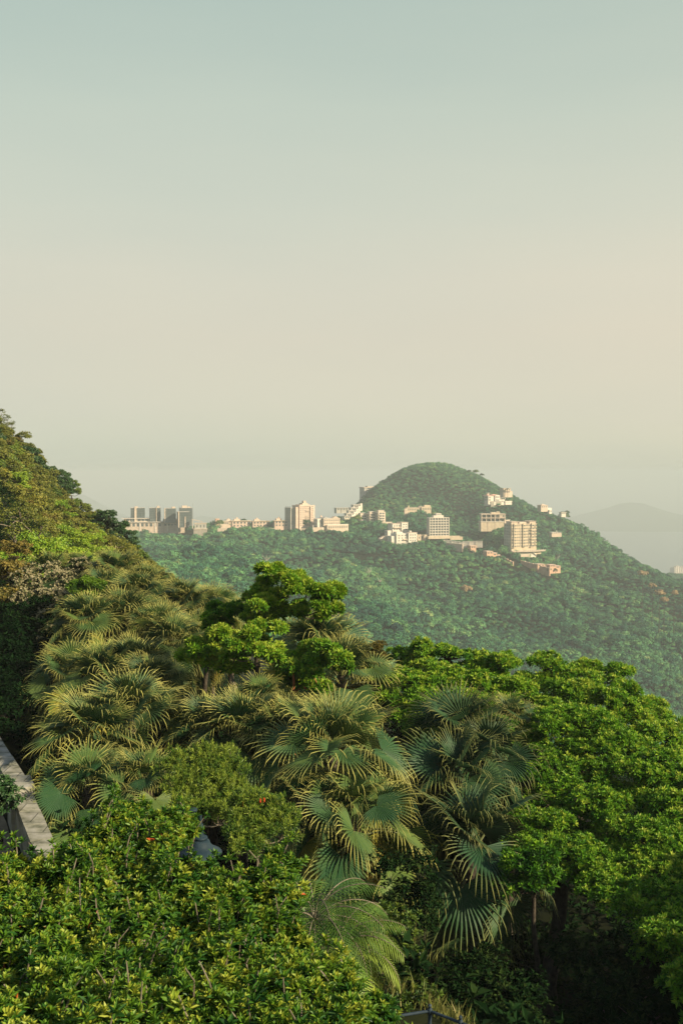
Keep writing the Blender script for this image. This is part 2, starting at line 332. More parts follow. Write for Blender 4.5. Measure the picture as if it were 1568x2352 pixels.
# ------------------------------------------------------------------ foliage templates
def leaf_tpl(L, W, fold=.15, droop=.15, n=2):
    """leaf along +x, normal +z; returns verts, tris"""
    if n == 1:
        V = [(0, 0, 0), (L*.5, W/2, fold*W), (L, 0, -droop*L), (L*.5, -W/2, fold*W)]
        return np.array(V, float), np.array([(0, 1, 2), (0, 2, 3)][::1])[:, ::-1]
    V = [(0, 0, 0), (L*.32, W*.42, fold*W), (L*.32, 0, 0), (L*.32, -W*.42, fold*W), (L*.68, W*.42, fold*W-droop*L*.4), (L*.68, 0, -droop*L*.4), (L*.68, -W*.42, fold*W-droop*L*.4), (L, 0, -droop*L)]
    T = [(0,2,1),(0,3,2),(1,2,5),(1,5,4),(2,3,6),(2,6,5),(4,5,7),(5,6,7)]
    return np.array(V, float), np.array(T)
def rot_x(a): c, s = math.cos(a), math.sin(a); return np.array([[1,0,0],[0,c,-s],[0,s,c]])
def rot_y(a): c, s = math.cos(a), math.sin(a); return np.array([[c,0,s],[0,1,0],[-s,0,c]])
def rot_z(a): c, s = math.cos(a), math.sin(a); return np.array([[c,-s,0],[s,c,0],[0,0,1]])
def rosette_tpl(nl, L, W, tilt=(10, 70), rows=1.0, fold=.2, droop=.12, n=2, r=None, tj=.12, whorl=.15):
    """whorl of leaves round +z: inner leaves upright and paler, outer ones spreading"""
    r = r or rng; VV, TT, A = [], [], []; k0 = 0
    for i in range(nl):
        f = i/max(nl-1, 1); V, T = leaf_tpl(L*(1-.25*f)*r.uniform(.8, 1.15), W*r.uniform(.85, 1.15), fold, droop, n)
        el = R(tilt[0] + (tilt[1]-tilt[0])*f + r.uniform(-9, 9)); az = i*2.39996 + r.uniform(-.3, .3)
        V = V @ rot_x(r.uniform(-.4, .4)).T @ rot_y(-el).T @ rot_z(az).T + np.array([0, 0, f*whorl*L])
        VV.append(V); TT.append(T+k0); k0 += len(V); A.append(np.full(len(V), .22*f-.11 + r.uniform(-tj, tj)))
    return np.concatenate(VV), np.concatenate(TT), np.concatenate(A)
def scatter(mb, tpls, P, AX, S, tint, roll=None, lo=0., hi=.945, tip=0.0):
    """stamp templates on points P with axis AX, size S, tint"""
    P = np.asarray(P); n = len(P)
    if n == 0: return
    AX = AX/(np.linalg.norm(AX, axis=1)[:, None]+1e-9); which = rng.integers(0, len(tpls), n)
    ref = np.where(np.abs(AX[:, 2:3]) < .95, np.array([[0, 0, 1.]]), np.array([[1., 0, 0]]))
    U = np.cross(ref, AX); U /= np.linalg.norm(U, axis=1)[:, None]+1e-9; W = np.cross(AX, U)
    a = rng.uniform(0, 2*np.pi, n) if roll is None else roll; c, s = np.cos(a)[:, None], np.sin(a)[:, None]
    U, W = U*c + W*s, W*c - U*s
    for k in range(len(tpls)):
        i = np.where(which == k)[0]
        if not len(i): continue
        V, T, A = tpls[k]; m = len(V)
        VV = (V[None, :, 0:1]*U[i][:, None] + V[None, :, 1:2]*W[i][:, None] + V[None, :, 2:3]*AX[i][:, None])*S[i][:, None, None] + P[i][:, None]
        FF = (T[None] + (np.arange(len(i))*m)[:, None, None]).reshape(-1, T.shape[1])
        tt = np.clip(A[None] + tint[i][:, None], lo, hi); 
        mb.add(VV.reshape(-1, 3), FF, tt.ravel(), tip)
def curve_pts(a, b, sag=.0, n=6, wob=.08):
    a, b = np.array(a, float), np.array(b, float); t = np.linspace(0, 1, n)[:, None]; L = np.linalg.norm(b-a)
    w_ = rng.normal(0, wob*L, (n, 3))*np.sin(np.pi*t); return a + (b-a)*t + w_*.5 + np.array([0, 0, -sag*L])*np.sin(np.pi*t)
def sphere_dirs(n, zmin=-1):
    z = rng.uniform(zmin, 1, n); a = rng.uniform(0, 2*np.pi, n); r_ = np.sqrt(1-z*z); return np.c_[r_*np.cos(a), r_*np.sin(a), z]

def crown_and_wood(lobes, base, tpls, sub=9, ros=26, rsz=1.0, tint=.5, tv=.12, subr=.42, flat=.7, trunk_r=.15, fork=None, twigs=True, zmin=-.25, inner=.15, limb_r=.05, updraw=.5, tintlobe=.08, shell=.35, bark_tint=.5, outl=None, updrift=0.0):
    """lobes: list of (centre xyz, radii xyz). returns (leaves MB, wood MB) in coordinates relative to base"""
    L_, W_ = MB(), MB(); base = np.asarray(base, float)
    cs = np.array([l[0] for l in lobes], float) - base; rs = np.array([l[1] for l in lobes], float)
    mid = cs.mean(0)
    fk = np.array(fork, float)-base if fork is not None else np.array([mid[0]*.6, mid[1]*.6, mid[2] - (cs[:, 2].max()-cs[:, 2].min())*.45 - rs[:, 2].mean()])
    fk[2] = max(fk[2], .5)
    tp = curve_pts((0, 0, -.3), fk, n=7, wob=.04); W_.tube(tp, np.linspace(trunk_r*1.35, trunk_r*.85, 7), 8)
    # main limbs: greedy tree, each lobe hangs from the nearest already placed node nearer the fork
    order = np.argsort(np.linalg.norm(cs-fk, axis=1)); nodes = [fk]; nr = [trunk_r*.8]
    for i in order:
        c = cs[i] - np.array([0, 0, rs[i][2]*.35]); nd = np.array(nodes); dist = np.linalg.norm(nd-c, axis=1) + .35*np.linalg.norm(nd-fk, axis=1)*0
        j = int(np.argmin(dist)); r0 = max(nr[j]*.72, limb_r*.6); W_.tube(curve_pts(nd[j], c, sag=.08, n=6, wob=.1), np.linspace(r0, max(r0*.55, limb_r*.45), 6), 6)
        nodes.append(c); nr.append(max(r0*.7, limb_r*.5))
        K = sub; D = sphere_dirs(K, -.35); SC = cs[i] + D*rs[i]*rng.uniform(.45, .85, (K, 1)); SR = subr*rs[i].mean()*rng.uniform(.7, 1.25, K)
        lt = rng.uniform(-tintlobe, tintlobe)
        if twigs:
            for s_ in SC[::1]: W_.tube(curve_pts(c, s_ - np.array([0, 0, .1*SR.mean()]), sag=-.05, n=4, wob=.12), np.linspace(limb_r*.45, limb_r*.18, 4), 4)
        n = ros; dd = sphere_dirs(K*n, zmin); q = np.repeat(np.arange(K), n)
        rad = rng.uniform(1-shell, 1.1, K*n); inn = rng.random(K*n) < inner; rad[inn] *= .5
        P = SC[q] + dd*SR[q][:, None]*rad[:, None]*np.array([1, 1, flat])
        AX = dd*.8 + D[q]*.35 + np.array([0, 0, updraw]) + rng.normal(0, .18, dd.shape)
        P[:, 2] += updrift*rng.random(len(P))
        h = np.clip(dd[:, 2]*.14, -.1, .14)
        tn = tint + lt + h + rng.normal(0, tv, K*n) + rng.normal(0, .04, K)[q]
        if outl: tn = np.where(rng.random(K*n) < outl, 1.0, tn)
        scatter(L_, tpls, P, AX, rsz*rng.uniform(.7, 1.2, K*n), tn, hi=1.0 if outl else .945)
    return L_, W_
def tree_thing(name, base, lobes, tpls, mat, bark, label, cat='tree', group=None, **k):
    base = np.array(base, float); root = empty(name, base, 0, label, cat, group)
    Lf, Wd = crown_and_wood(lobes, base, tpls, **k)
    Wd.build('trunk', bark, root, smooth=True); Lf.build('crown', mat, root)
    return root

def in_poly(px, py, poly):
    c = False; n = len(poly)
    for i in range(n):
        x1, y1 = poly[i]; x2, y2 = poly[(i+1) % n]
        if (y1 > py) != (y2 > py) and px < (x2-x1)*(py-y1)/(y2-y1)+x1: c = not c
    return c
def dome_lobes(poly, dfun, spacing, rad, flat=.6, seed=1):
    """lobes over the camera side of a broad crown outlined in the picture: distance from dfun(px, py)"""
    r = random.Random(seed); xs = [p[0] for p in poly]; ys = [p[1] for p in poly]; got = []
    for _ in range(6000):
        x, y = r.uniform(min(xs), max(xs)), r.uniform(min(ys), max(ys))
        if in_poly(x, y, poly) and all((x-a)**2/1.3 + (y-b)**2*1.3 > spacing**2 for a, b in got): got.append((x, y))
    out_ = []
    for x, y in got:
        d = dfun(x, y); rr = rad*r.uniform(.75, 1.25); out_.append((at(x, y, d), (rr, rr, rr*flat)))
    return out_

# ------------------------------------------------------------------ far forest: one mass of crowns on the hill
def lump_crown(seed, ncl, per, card, flat=.75):
    """small far crown about 1 unit in radius: clumps of leaf cards"""
    r = np.random.default_rng(seed); mb = MB(); V0 = np.array([(0, -.5, 0), (.7, 0, .12), (0, .5, 0), (-.7, 0, .12)]); T0 = np.array([(0, 1, 2), (0, 2, 3)])
    D = []
    for i in range(ncl):
        z = r.uniform(-.15, 1); a = r.uniform(0, 6.283); q = math.sqrt(1-z*z); D.append((q*math.cos(a), q*math.sin(a), z))
    D = np.array(D); C = D*r.uniform(.45, .8, (ncl, 1))*np.array([1, 1, flat]); P = []; A = []; tn = []
    for c, d in zip(C, D):
        z = r.uniform(-.3, 1, per); a = r.uniform(0, 6.283, per); q = np.sqrt(1-z*z); dd = np.c_[q*np.cos(a), q*np.sin(a), z]; rr = r.uniform(.26, .42)
        P.append(c + dd*rr*np.array([1, 1, .8])); A.append(dd + d*.4 + [0, 0, .3] + r.normal(0, .35, dd.shape)); tn.append(np.full(per, r.normal(0, .07)) + r.normal(0, .08, per) + dd[:, 2]*.06)
    global rng; sv = rng; rng = r
    scatter(mb, [(V0, T0, np.zeros(4))], np.concatenate(P), np.concatenate(A), card*r.uniform(.6, 1.4, ncl*per), .45 + np.concatenate(tn), hi=1.0)
    # dim core so that gaps look into the crown, not through it
    rng = sv; return mb
def far_clear(x, y):
    m = np.ones(len(x), bool)
    for bx, by, rx_, ry0, ry1 in CLEAR:
        m &= ~((np.abs(x-bx) < rx_) & (y-by > -ry0) & (y-by < ry1))
    return m
CLEAR = []
def clear_at(px, py, d, wpx, front=13, back=20):
    p_ = at(px, py, d); CLEAR.append((p_[0], p_[1], wpx/2/F0*d, front, back))
for c_ in [(378,1218,1070,175,26),(460,1228,1050,50,22),(540,1214,1060,80,20),(598,1213,1060,44,20),(648,1213,1055,44,20),(690,1211,1060,72,16),(756,1219,1050,66,18),(806,1197,1120,50,4,40),(852,1203,1090,70,5),(885,1244,1010,40,5),(925,1248,1005,80,6),(980,1244,1010,50,5),(1005,1236,1015,60,5),
           (957,1181,1140,64,4),(1130,1215,1070,62,5),(1137,1158,1160,60,4),(1161,1135,1190,24,3),(1197,1268,1000,84,8),(1142,1288,970,70,6,12),(1180,1300,960,50,5,8),(1250,1316,950,110,6,12),(1078,1262,990,80,6,10),(1252,1168,1180,34,4),(1290,1180,1170,12,4)]:
    clear_at(*c_)

def forest():
    r = np.random.default_rng(3)
    # candidates, spaced by jittered polar cells of ~4.6 m
    pts = []
    d = 270.0
    while d < 1800:
        sp_ = 3.8 if d < 900 else 4.6
        naz = int(d*R(46)/sp_); a = (np.arange(naz)+.5)/naz*R(46)-R(23) + r.uniform(-.5, .5, naz)*R(46)/naz
        dd = d + r.uniform(-.5, .5, naz)*sp_; pts.append(np.c_[dd*np.sin(a), dd*np.cos(a)]); d += sp_*.95
    P = np.concatenate(pts); z = H(P[:, 0], P[:, 1]); keep = z > -395
    # visibility from a few standpoints near the camera
    az = np.arctan2(P[:, 0], P[:, 1]); dist = np.hypot(P[:, 0], P[:, 1])
    ga = np.linspace(-R(24), R(24), 260); gr = np.exp(np.linspace(math.log(60), math.log(1900), 260))
    GA, GR = np.meshgrid(ga, gr, indexing='ij'); gz = H((GR*np.sin(GA)).ravel(), (GR*np.cos(GA)).ravel()).reshape(GA.shape); e = gz/GR
    mxe = np.maximum.accumulate(e, axis=1); ia = np.clip(((az+R(24))/R(48)*259).round().astype(int), 0, 259); ir = np.clip((np.log(dist/60)/math.log(1900/60)*259).astype(int)-2, 0, 259)
    keep &= (z+16)/dist > mxe[ia, ir]
    P = P[keep]; z = z[keep]; m = far_clear(P[:, 0], P[:, 1]); P = P[m]; z = z[m]; n = len(P); dist = np.hypot(P[:, 0], P[:, 1])
    px = CX + P[:, 0]/P[:, 1]*F0; big = r.random(n)
    # low-frequency patches: scrub on the upper slopes, taller wood in the folds and along the houses
    pat = np.sin(P[:, 0]*.021+1.1)*np.sin(P[:, 1]*.017+.4) + .6*np.sin(P[:, 0]*.047+P[:, 1]*.03) + r.normal(0, .45, n)
    s = 2.6 + .5*pat + np.where(big > .90, r.uniform(.8, 3.2, n), 0) + np.where((P[:, 1] > 940) & (P[:, 1] < 1080) & (px > 280) & (px < 900), r.uniform(-.4, 1.2, n), 0)
    s = np.clip(s*r.uniform(.7, 1.35, n), 1.7, 6.4)
    s = np.where(P[:, 1] > 1180, np.minimum(s, 3.4)*.9, s)
    print('forest crowns', n)
    me = bpy.data.meshes.new('forest'); me.vertices.add(n); me.vertices.foreach_set('co', np.c_[P, z + s*.45].astype(np.float32).ravel())
    tone = r.normal(0, .17, n) + .13*pat
    for nm, arr, ty in (('cs', s, 'FLOAT'), ('ci', r.integers(0, 8, n), 'INT'), ('cr', r.uniform(0, 6.28, n), 'FLOAT'), ('tone', tone, 'FLOAT'), ('ch', r.uniform(.8, 1.25, n), 'FLOAT')):
        a_ = me.attributes.new(nm, ty, 'POINT'); a_.data.foreach_set('value', arr.astype(np.int32 if ty == 'INT' else np.float32))
    o = bpy.data.objects.new('forest', me); COL.objects.link(o); tag(o, kind='stuff')
    # crown meshes live in an unlinked collection
    m_, t, oo = base_mat('forest_crown'); a1 = N(t, 'ShaderNodeAttribute', attribute_name='tint'); a2 = N(t, 'ShaderNodeAttribute', attribute_name='tone', attribute_type='INSTANCER')
    ad = N(t, 'ShaderNodeMath', operation='ADD'); t.links.new(a1.outputs['Fac'], ad.inputs[0]); t.links.new(a2.outputs['Fac'], ad.inputs[1])
    rp_ = ramp(t, [(0, (.006,.042,.036,1)), (.3, (.018,.098,.057,1)), (.6, (.052,.185,.075,1)), (.85, (.12,.28,.09,1)), (1, (.23,.31,.115,1))]); t.links.new(ad.outputs[0], rp_.inputs[0])
    pp = N(t, 'ShaderNodeBsdfPrincipled'); pp.inputs['Roughness'].default_value = .6; pp.inputs['Specular IOR Level'].default_value = .2; t.links.new(rp_.outputs[0], pp.inputs['Base Color'])
    tl = N(t, 'ShaderNodeBsdfTranslucent'); t.links.new(rp_.outputs[0], tl.inputs[0]); mi_ = N(t, 'ShaderNodeMixShader'); mi_.inputs[0].default_value = .2
    t.links.new(pp.outputs[0], mi_.inputs[1]); t.links.new(tl.outputs[0], mi_.inputs[2]); t.links.new(mi_.outputs[0], oo.inputs[0])
    col = bpy.data.collections.new('crown_kinds')
    for i in range(8):
        mb = lump_crown(20+i, [14, 18, 11, 16, 20, 13, 15, 12][i], [22, 20, 26, 20, 16, 24, 22, 30][i], [.17, .15, .2, .17, .15, .18, .16, .2][i], [.7, .8, .6, .9, .75, .65, 1.0, .7][i])
        col.objects.link(bpy.data.objects.new('crown_%d' % i, mb.mesh('crown_kind', m_)))
    ng = bpy.data.node_groups.new('forest_nodes', 'GeometryNodeTree'); ng.interface.new_socket('Geometry', in_out='INPUT', socket_type='NodeSocketGeometry'); ng.interface.new_socket('Geometry', in_out='OUTPUT', socket_type='NodeSocketGeometry')
    gi = N(ng, 'NodeGroupInput'); go = N(ng, 'NodeGroupOutput'); ci = N(ng, 'GeometryNodeCollectionInfo'); ci.inputs['Collection'].default_value = col
    ci.inputs['Separate Children'].default_value = True; ci.inputs['Reset Children'].default_value = True
    ip = N(ng, 'GeometryNodeInstanceOnPoints'); ip.inputs['Pick Instance'].default_value = True
    def att(nm, ty): q = N(ng, 'GeometryNodeInputNamedAttribute', data_type=ty); q.inputs['Name'].default_value = nm; return q.outputs[0]
    cx = N(ng, 'ShaderNodeCombineXYZ'); ng.links.new(att('cr', 'FLOAT'), cx.inputs[2])
    cs_ = att('cs', 'FLOAT'); mu = N(ng, 'ShaderNodeMath', operation='MULTIPLY'); ng.links.new(cs_, mu.inputs[0]); ng.links.new(att('ch', 'FLOAT'), mu.inputs[1])
    sx = N(ng, 'ShaderNodeCombineXYZ'); ng.links.new(cs_, sx.inputs[0]); ng.links.new(cs_, sx.inputs[1]); ng.links.new(mu.outputs[0], sx.inputs[2])
    er = N(ng, 'FunctionNodeEulerToRotation'); ng.links.new(cx.outputs[0], er.inputs[0])
    ng.links.new(gi.outputs[0], ip.inputs['Points']); ng.links.new(ci.outputs[0], ip.inputs['Instance']); ng.links.new(att('ci', 'INT'), ip.inputs['Instance Index'])
    ng.links.new(er.outputs[0], ip.inputs['Rotation']); ng.links.new(sx.outputs[0], ip.inputs['Scale']); ng.links.new(ip.outputs[0], go.inputs[0])
    md = o.modifiers.new('crowns', 'NODES'); md.node_group = ng
    return o
forest()

# conspicuous single trees in the far wood
def far_tree(px, py, d, r_, mat, label, seed, grp=None, name='tree', flat=.8, cat='tree', ncl=16, card=.2, per=30):
    p_ = at(px, py, d); z = float(H(p_[0], p_[1])[0]); root = empty(name, (p_[0], p_[1], z), 0, label, cat, grp)
    h = max(p_[2]-z, r_*.6)
    mb = lump_crown(seed, ncl, per, card, flat); mb.V = [v*r_ + np.array([0, 0, h-r_*.2]) for v in mb.V]
    W_ = MB(); W_.tube([(0, 0, -.5), (.1, 0, h*.5), (0, .1, h)], [.3, .22, .12], 6)
    W_.build('trunk', M['bark'], root, smooth=True); mb.build('crown', mat, root)
    return root
far_tree(1474,1317,900,5.2, M['pink'], 'wide pale pinkish flowering tree on the right flank of the hill below the skyline', 71)
far_tree(1497,1345,840,3.8, M['pink'], 'small pale flowering tree between the widest flowering tree and the right edge', 72)
far_tree(1513,1362,820,4.8, M['pink'], 'tall pale flowering tree in the cluster near the right edge of the hill', 73)
far_tree(1524,1377,800,3.6, M['pink'], 'lowest of the pale flowering trees on the right flank of the hill', 74)
far_tree(1547,1362,830,4.0, M['pink'], 'pale flowering tree closest to the right edge of the picture', 75)
far_tree(1070,1352,850,5.5, M['pink'], 'pale flowering tree alone in the green slope below the terracotta roofs', 76)
far_tree(1296,1183,1190,7.5, M['dark'], 'dark round tree on the right skyline beside a tiny white house', 77, flat=.9)
far_tree(1076,1083,1290,3.6,M['dark'],'first of three small trees breaking the skyline right of the summit',93)
far_tree(1092,1083,1288,4.4,M['mid'],'second and widest of three small trees breaking the skyline right of the summit',94)
far_tree(1106,1090,1286,3.2,M['dark'],'third of three small trees breaking the skyline right of the summit',95)
far_tree(560,1196,1100,4.2, M['dark'], 'dark round tree behind the flat roofed houses left of the pink tower', 78)
far_tree(543,1196,1100,3.6, M['dark'], 'smaller dark tree left of the round tree behind the flat roofed houses', 79)
far_tree(705,1200,1035,4.8, M['dark'], 'dark green tree in front of the pink residential tower', 80, flat=1)
far_tree(820,1190,1060,5.2, M['mid'], 'green tree standing between the arcaded house and the stepped houses', 81, flat=1)
far_tree(505,1200,1045,5.0, M['mid'], 'loose green tree beside the grey retaining block on the ridge', 82)
def bare_tree(px, py, d, h, label, seed):
    p_ = at(px, py, d); z = float(H(p_[0], p_[1])[0]); root = empty('bare_tree', (p_[0], p_[1], z), 0, label, 'tree', 'bare pale trees in the far wood'); r = random.Random(seed)
    W_ = MB().tube([(0, 0, -.5), (.2, 0, h*.4), (.1, .1, h*.6)], [.28, .2, .16], 5); B_ = MB()
    for i in range(9):
        a_ = i*2.4+r.random(); q = r.uniform(.5, 1.2)*h*.38; z0 = h*r.uniform(.3, .6); B_.tube([(.1, 0, z0), (math.cos(a_)*q*.6, math.sin(a_)*q*.6, z0+h*.22), (math.cos(a_)*q, math.sin(a_)*q, z0+h*r.uniform(.3, .45))], [.13, .1, .05], 4)
    W_.build('trunk', BARE, root); B_.build('branches', BARE, root)
BARE = solid('bare_pale_wood', (.36,.33,.28), (.48,.45,.38), 3, rough=.9)
def ridge_palm(px, py, d, h, label):
    p_ = at(px, py, d); z = p_[2]-h; root = empty('palm_tree', (p_[0], p_[1], z), 0, label, 'palm', 'tall thin palms on the hilltop')
    W_ = MB().tube([(0, 0, -2), (.15, 0, h*.5), (0, 0, h)], [.25, .2, .15], 6); W_.build('trunk', M['bark'], root)
    mb = MB()
    for i in range(11):
        a_ = i*2.4; e_ = .5-.09*i; pts = [(math.cos(a_)*q*2.4, math.sin(a_)*q*2.4, h + (e_*q - .9*q*q)*2.0) for q in np.linspace(0, 1, 5)]
        pts = np.array(pts); sd = np.array([-math.sin(a_), math.cos(a_), 0])*.32; V = np.concatenate([pts-sd*[[.3]]*1, pts+sd])
        mb.add(V, [(j, j+1, j+6, j+5) for j in range(4)], .3)
    mb.build('crown', M['dark'], root)
for i_, (a_, b_, c_, h_, l_) in enumerate([(481,1250,860,11,'lone bare pale tree above the spur left of the tallest bright green tree'),(612,1280,800,12,'first bare pale tree of a pair in the fold above the tallest bright green tree'),(640,1282,800,11,'second bare pale tree of a pair in the fold above the tallest bright green tree'),(846,1286,860,11,'bare pale tree in the fold below the large white villa'),(872,1292,850,10,'slightly lower bare pale tree in the fold below the large white villa'),(1278,1322,1010,11,'thin bare pale tree right of the rightmost red roofed house')]): bare_tree(a_, b_, c_, h_, l_, i_)
ridge_palm(1165,1121,1190,10,'taller thin palm on the skyline beside the beige house'); ridge_palm(1158,1125,1190,8,'shorter thin palm on the skyline beside the beige house')

# ------------------------------------------------------------------ buildings on the ridge and the hill
BM = dict(cream=solid('cream_render', (.42,.34,.27), (.55,.45,.36), .35, rough=.85, spec=.1), pink=solid('pink_render', (.48,.36,.29), (.58,.45,.37), .3, rough=.85, spec=.1),
          grey=solid('grey_concrete_and_shade', (.30,.29,.26), (.42,.40,.36), .3, rough=.9, spec=.1), white=solid('white_render', (.52,.47,.41), (.64,.58,.51), .3, rough=.8, spec=.1),
          glass=solid('window_glass', (.05,.07,.075), (.11,.13,.13), .25, rough=.22, spec=.6), dark=solid('dark_cladding', (.05,.07,.075), (.10,.12,.12), .4, rough=.4, spec=.5),
          terra=solid('terracotta', (.44,.28,.20), (.54,.36,.26), .5, rough=.9, spec=.05), roofred=solid('red_roof_tile', (.48,.28,.21), (.58,.36,.28), 1.2, rough=.9, spec=.05),
          roof=solid('flat_roof', (.32,.28,.23), (.45,.40,.33), .4, rough=.9, spec=.05), beige=solid('beige_stone', (.44,.36,.26), (.57,.47,.35), .35, rough=.85, spec=.1),
          stone=solid('rubble_stone', (.22,.20,.17), (.36,.33,.28), .8, rough=.95, spec=.05), metal=solid('dull_metal', (.25,.25,.24), None, rough=.5, metal=.5))
SEP = {'balcony', 'baluster_post', 'wing', 'drain_recess', 'pier', 'chimney', 'column', 'bay', 'stair', 'pilaster', 'stone_fin', 'floor_band', 'roof_house', 'roof_slab', 'stair_tower'}
ZS = {(1242,1312): .62, (1268,1314): .66, (1195,1262): .84, (1005,1234): .80, (1130,1215): .78, (1128,1157): .76, (1161,1137): .72, (957,1182): .8, (695,1211): .90, (850,1172): .95, (366,1214): .78, (459,1229): 1.0, (317,1195): 1.0, (356.5,1195): 1.0, (391,1195): 1.0, (421,1206): 1.0, (427,1203): 1.0}
class B:
    def __init__(s, name, label, px, py, d, yaw=25, cat='building', group=None):
        s.d = d; s.k = d/F0; p_ = at(px, py, d) + np.array([0, 0, 1.6]); s.root = empty(name, p_, R(yaw), label, cat, group); s.root.scale = (1, 1, ZS.get((px, py), .86)); s.parts = {}; s.wm = {}; s.yaw = R(yaw)
    def m(s, part, mat):
        if (part, mat) not in s.parts: s.parts[(part, mat)] = MB()
        return s.parts[(part, mat)]
    def box(s, part, mat, *b):
        if part in SEP: MB().box(*b).build(part, BM[mat], s.root)
        else: s.m(part, mat).box(*b)
        return s
    def part(s, part, mat, *b): MB().box(*b).build(part, BM[mat], s.root); return s
    def win(s, x, y, z, w_, h_, side='F', mat='glass', name='window', frame=None, dep=.12):
        """one window centred at x (along the face), z bottom; y is the plane of the face"""
        key = (round(w_, 2), round(h_, 2), side, mat)
        if key not in s.wm:
            mb = MB(); t_ = dep
            if side in 'FB': mb.box(-w_/2, w_/2, -t_, t_, 0, h_)
            else: mb.box(-t_, t_, -w_/2, w_/2, 0, h_)
            s.wm[key] = mb.mesh(name, BM[mat])
        o_ = bpy.data.objects.new(name, s.wm[key]); COL.objects.link(o_); o_.parent = s.root
        o_.location = (x, y, z) if side in 'FB' else (y, x, z)
        return o_
    def wins(s, x0, x1, y, z0, z1, cols, rows, wf=.5, hf=.5, side='F', mat='glass', skip=(), name='window'):
        cw, rh = (x1-x0)/cols, (z1-z0)/rows
        for r_ in range(rows):
            for c_ in range(cols):
                if (c_, r_) in skip: continue
                s.win(x0+cw*(c_+.5), y, z0+rh*(r_+(1-hf)*.55), cw*wf, rh*hf, side, mat, name)
        return s
    def done(s):
        for (part, mat), mb in s.parts.items(): mb.build(part, BM[mat], s.root)
        return s.root

def slab_block(b, x0, x1, y0, y1, z0, z1, floors, wall='cream', band=None, par=.8, part='wall'):
    b.box(part, wall, x0, x1, y0, y1, z0, z1)
    if band:
        for i in range(1, floors+1):
            z = z0+(z1-z0)*i/floors; b.box('floor_band', band, x0-.25, x1+.25, y0-.25, y1+.25, z-.35, z+.0)
    if par: 
        b.box('parapet', wall, x0-.15, x1+.15, y0-.15, y0+.2, z1-.02, z1+par); b.box('parapet', wall, x0-.15, x1+.15, y1-.2, y1+.15, z1-.02, z1+par)
        b.box('parapet', wall, x0-.15, x0+.2, y0+.21, y1-.21, z1-.02, z1+par); b.box('parapet', wall, x1-.2, x1+.15, y0+.21, y1-.21, z1-.02, z1+par)

# --- 1 big block at the right (px 1159-1233, py 1193-1268)
b = B('apartment_block', 'wide beige eight storey apartment block standing on a curved white terrace', 1195, 1262, 1000, 22)
k = b.k; W2 = 14.5; zt = 66*k
b.box('wall', 'beige', -W2, W2, -6, 8, -6, zt)
b.box('shade_grey_end_wall', 'grey', -W2-.9, -W2-.003, -4.8, 7, -6, zt-1.2)  # left end greyed, its shade put into the colour
for x in (-10.8, -.4, 9.6):
    b.box('bay', 'beige', x-1.5, x+1.5, -7.2, -5.99, 1.5, zt+1.0)
for x0 in (-W2-.3, 6.2): b.box('roof_house', 'cream', x0+.6, x0+8.0, -5, 5, zt, zt+3.0); b.box('roof_slab', 'cream', x0+.2, x0+8.6, -5.8, 5.6, zt+3.0, zt+3.4)
b.box('roof_slab', 'cream', -W2-.6, W2+.6, -6.5, 8.4, zt-.02+.02, zt+.45)
b.box('roof_house', 'cream', -4, 4, -3.5, 4, zt+.4, zt+2.4)
n = 8; fh = (zt-1)/n
for f in range(n):
    z = 1+f*fh
    for x in (-13.4, -7.6, -5.6, -2.9, 2.3, 4.2, 6.6, 12.2, 13.9): b.win(x, -6, z+fh*.28, 1.1, fh*.45)
    for x in (-10.8, -.4, 9.6): b.win(x, -7.2, z+fh*.3, 1.9, fh*.42)
    if f % 3 != 1:
        for x in (-12.1, 7.6): b.box('balcony', 'beige', x-1.1, x+1.1, -7.6, -6.003, z+.0, z+.75)
    if f % 3 != 0:
        for x in (1.2, 12.9): b.box('balcony', 'beige', x-1.0, x+1.0, -7.4, -6.003, z+.1, z+.85)
    for y in (-2.5, 1, 4.5): b.win(y, -W2-.9, z+fh*.35, 1.0, fh*.35, 'L')
for x in (-9.0, -4.2, 5.2, 11.1): b.box('drain_recess', 'dark', x-.16, x+.16, -6.12, -5.9, 3, zt-5)
b.done()
# its terrace
b = B('terrace', 'curved white terrace with balustrade and stairs under the beige apartment block', 1198, 1268, 992, 22, 'terrace')
m = b.m('deck', 'cream'); 
arc = [(x, -9.5-2.0*math.cos((x-2)/19*1.4)) for x in np.linspace(-17, 21, 16)]
V = [(x, y, z) for z in (-.6, .25) for x, y in arc] + [(x, -5.2, z) for z in (-.6, .25) for x, y in arc]; q = 16
Fq = [(i, i+1, q+i+1, q+i) for i in range(q-1)] + [(q+i, q+i+1, 3*q+i+1, 3*q+i) for i in range(q-1)] + [(2*q+i+1, 2*q+i, i, i+1)[::-1] for i in range(q-1)] + [(2*q+i, 2*q+i+1, 3*q+i+1, 3*q+i)[::-1] for i in range(q-1)]
m.add(V, Fq)
for x, y in arc: b.box('baluster_post', 'white', x-.18, x+.18, y+.1, y+.45, .25, 1.6)
for (x, y), (x2, y2) in zip(arc[:-1], arc[1:]): b.m('rail', 'white').tube([(x, y+.28, 1.3), (x2, y2+.28, 1.3)], .12, 4)
b.box('retaining_wall', 'white', -9, 11, -8.2, -5.3, -7.5, -.62); b.box('retaining_wall', 'beige', 11.003, 17, -8, -5.3, -4, -.62)
for i in range(9): b.box('stair', 'white', 10.6+.0-i*.55, 11.2-i*.55, -9.4, -8.21, -4.6+i*.42-.5, -4.6+i*.42)
b.wins(-6, 6, -8.2, -6.2, -3, 5, 1, .35, .6)
b.done()
b = B('garden_wall', 'long low cream garden wall below the curved white terrace', 1197, 1279, 970, 14, 'wall'); b.box('wall', 'cream', -1, 8, -.4, .4, -2, 1.0); b.box('coping', 'white', -1.1, 8.1, -.5, .5, 1.0, 1.25); b.done()

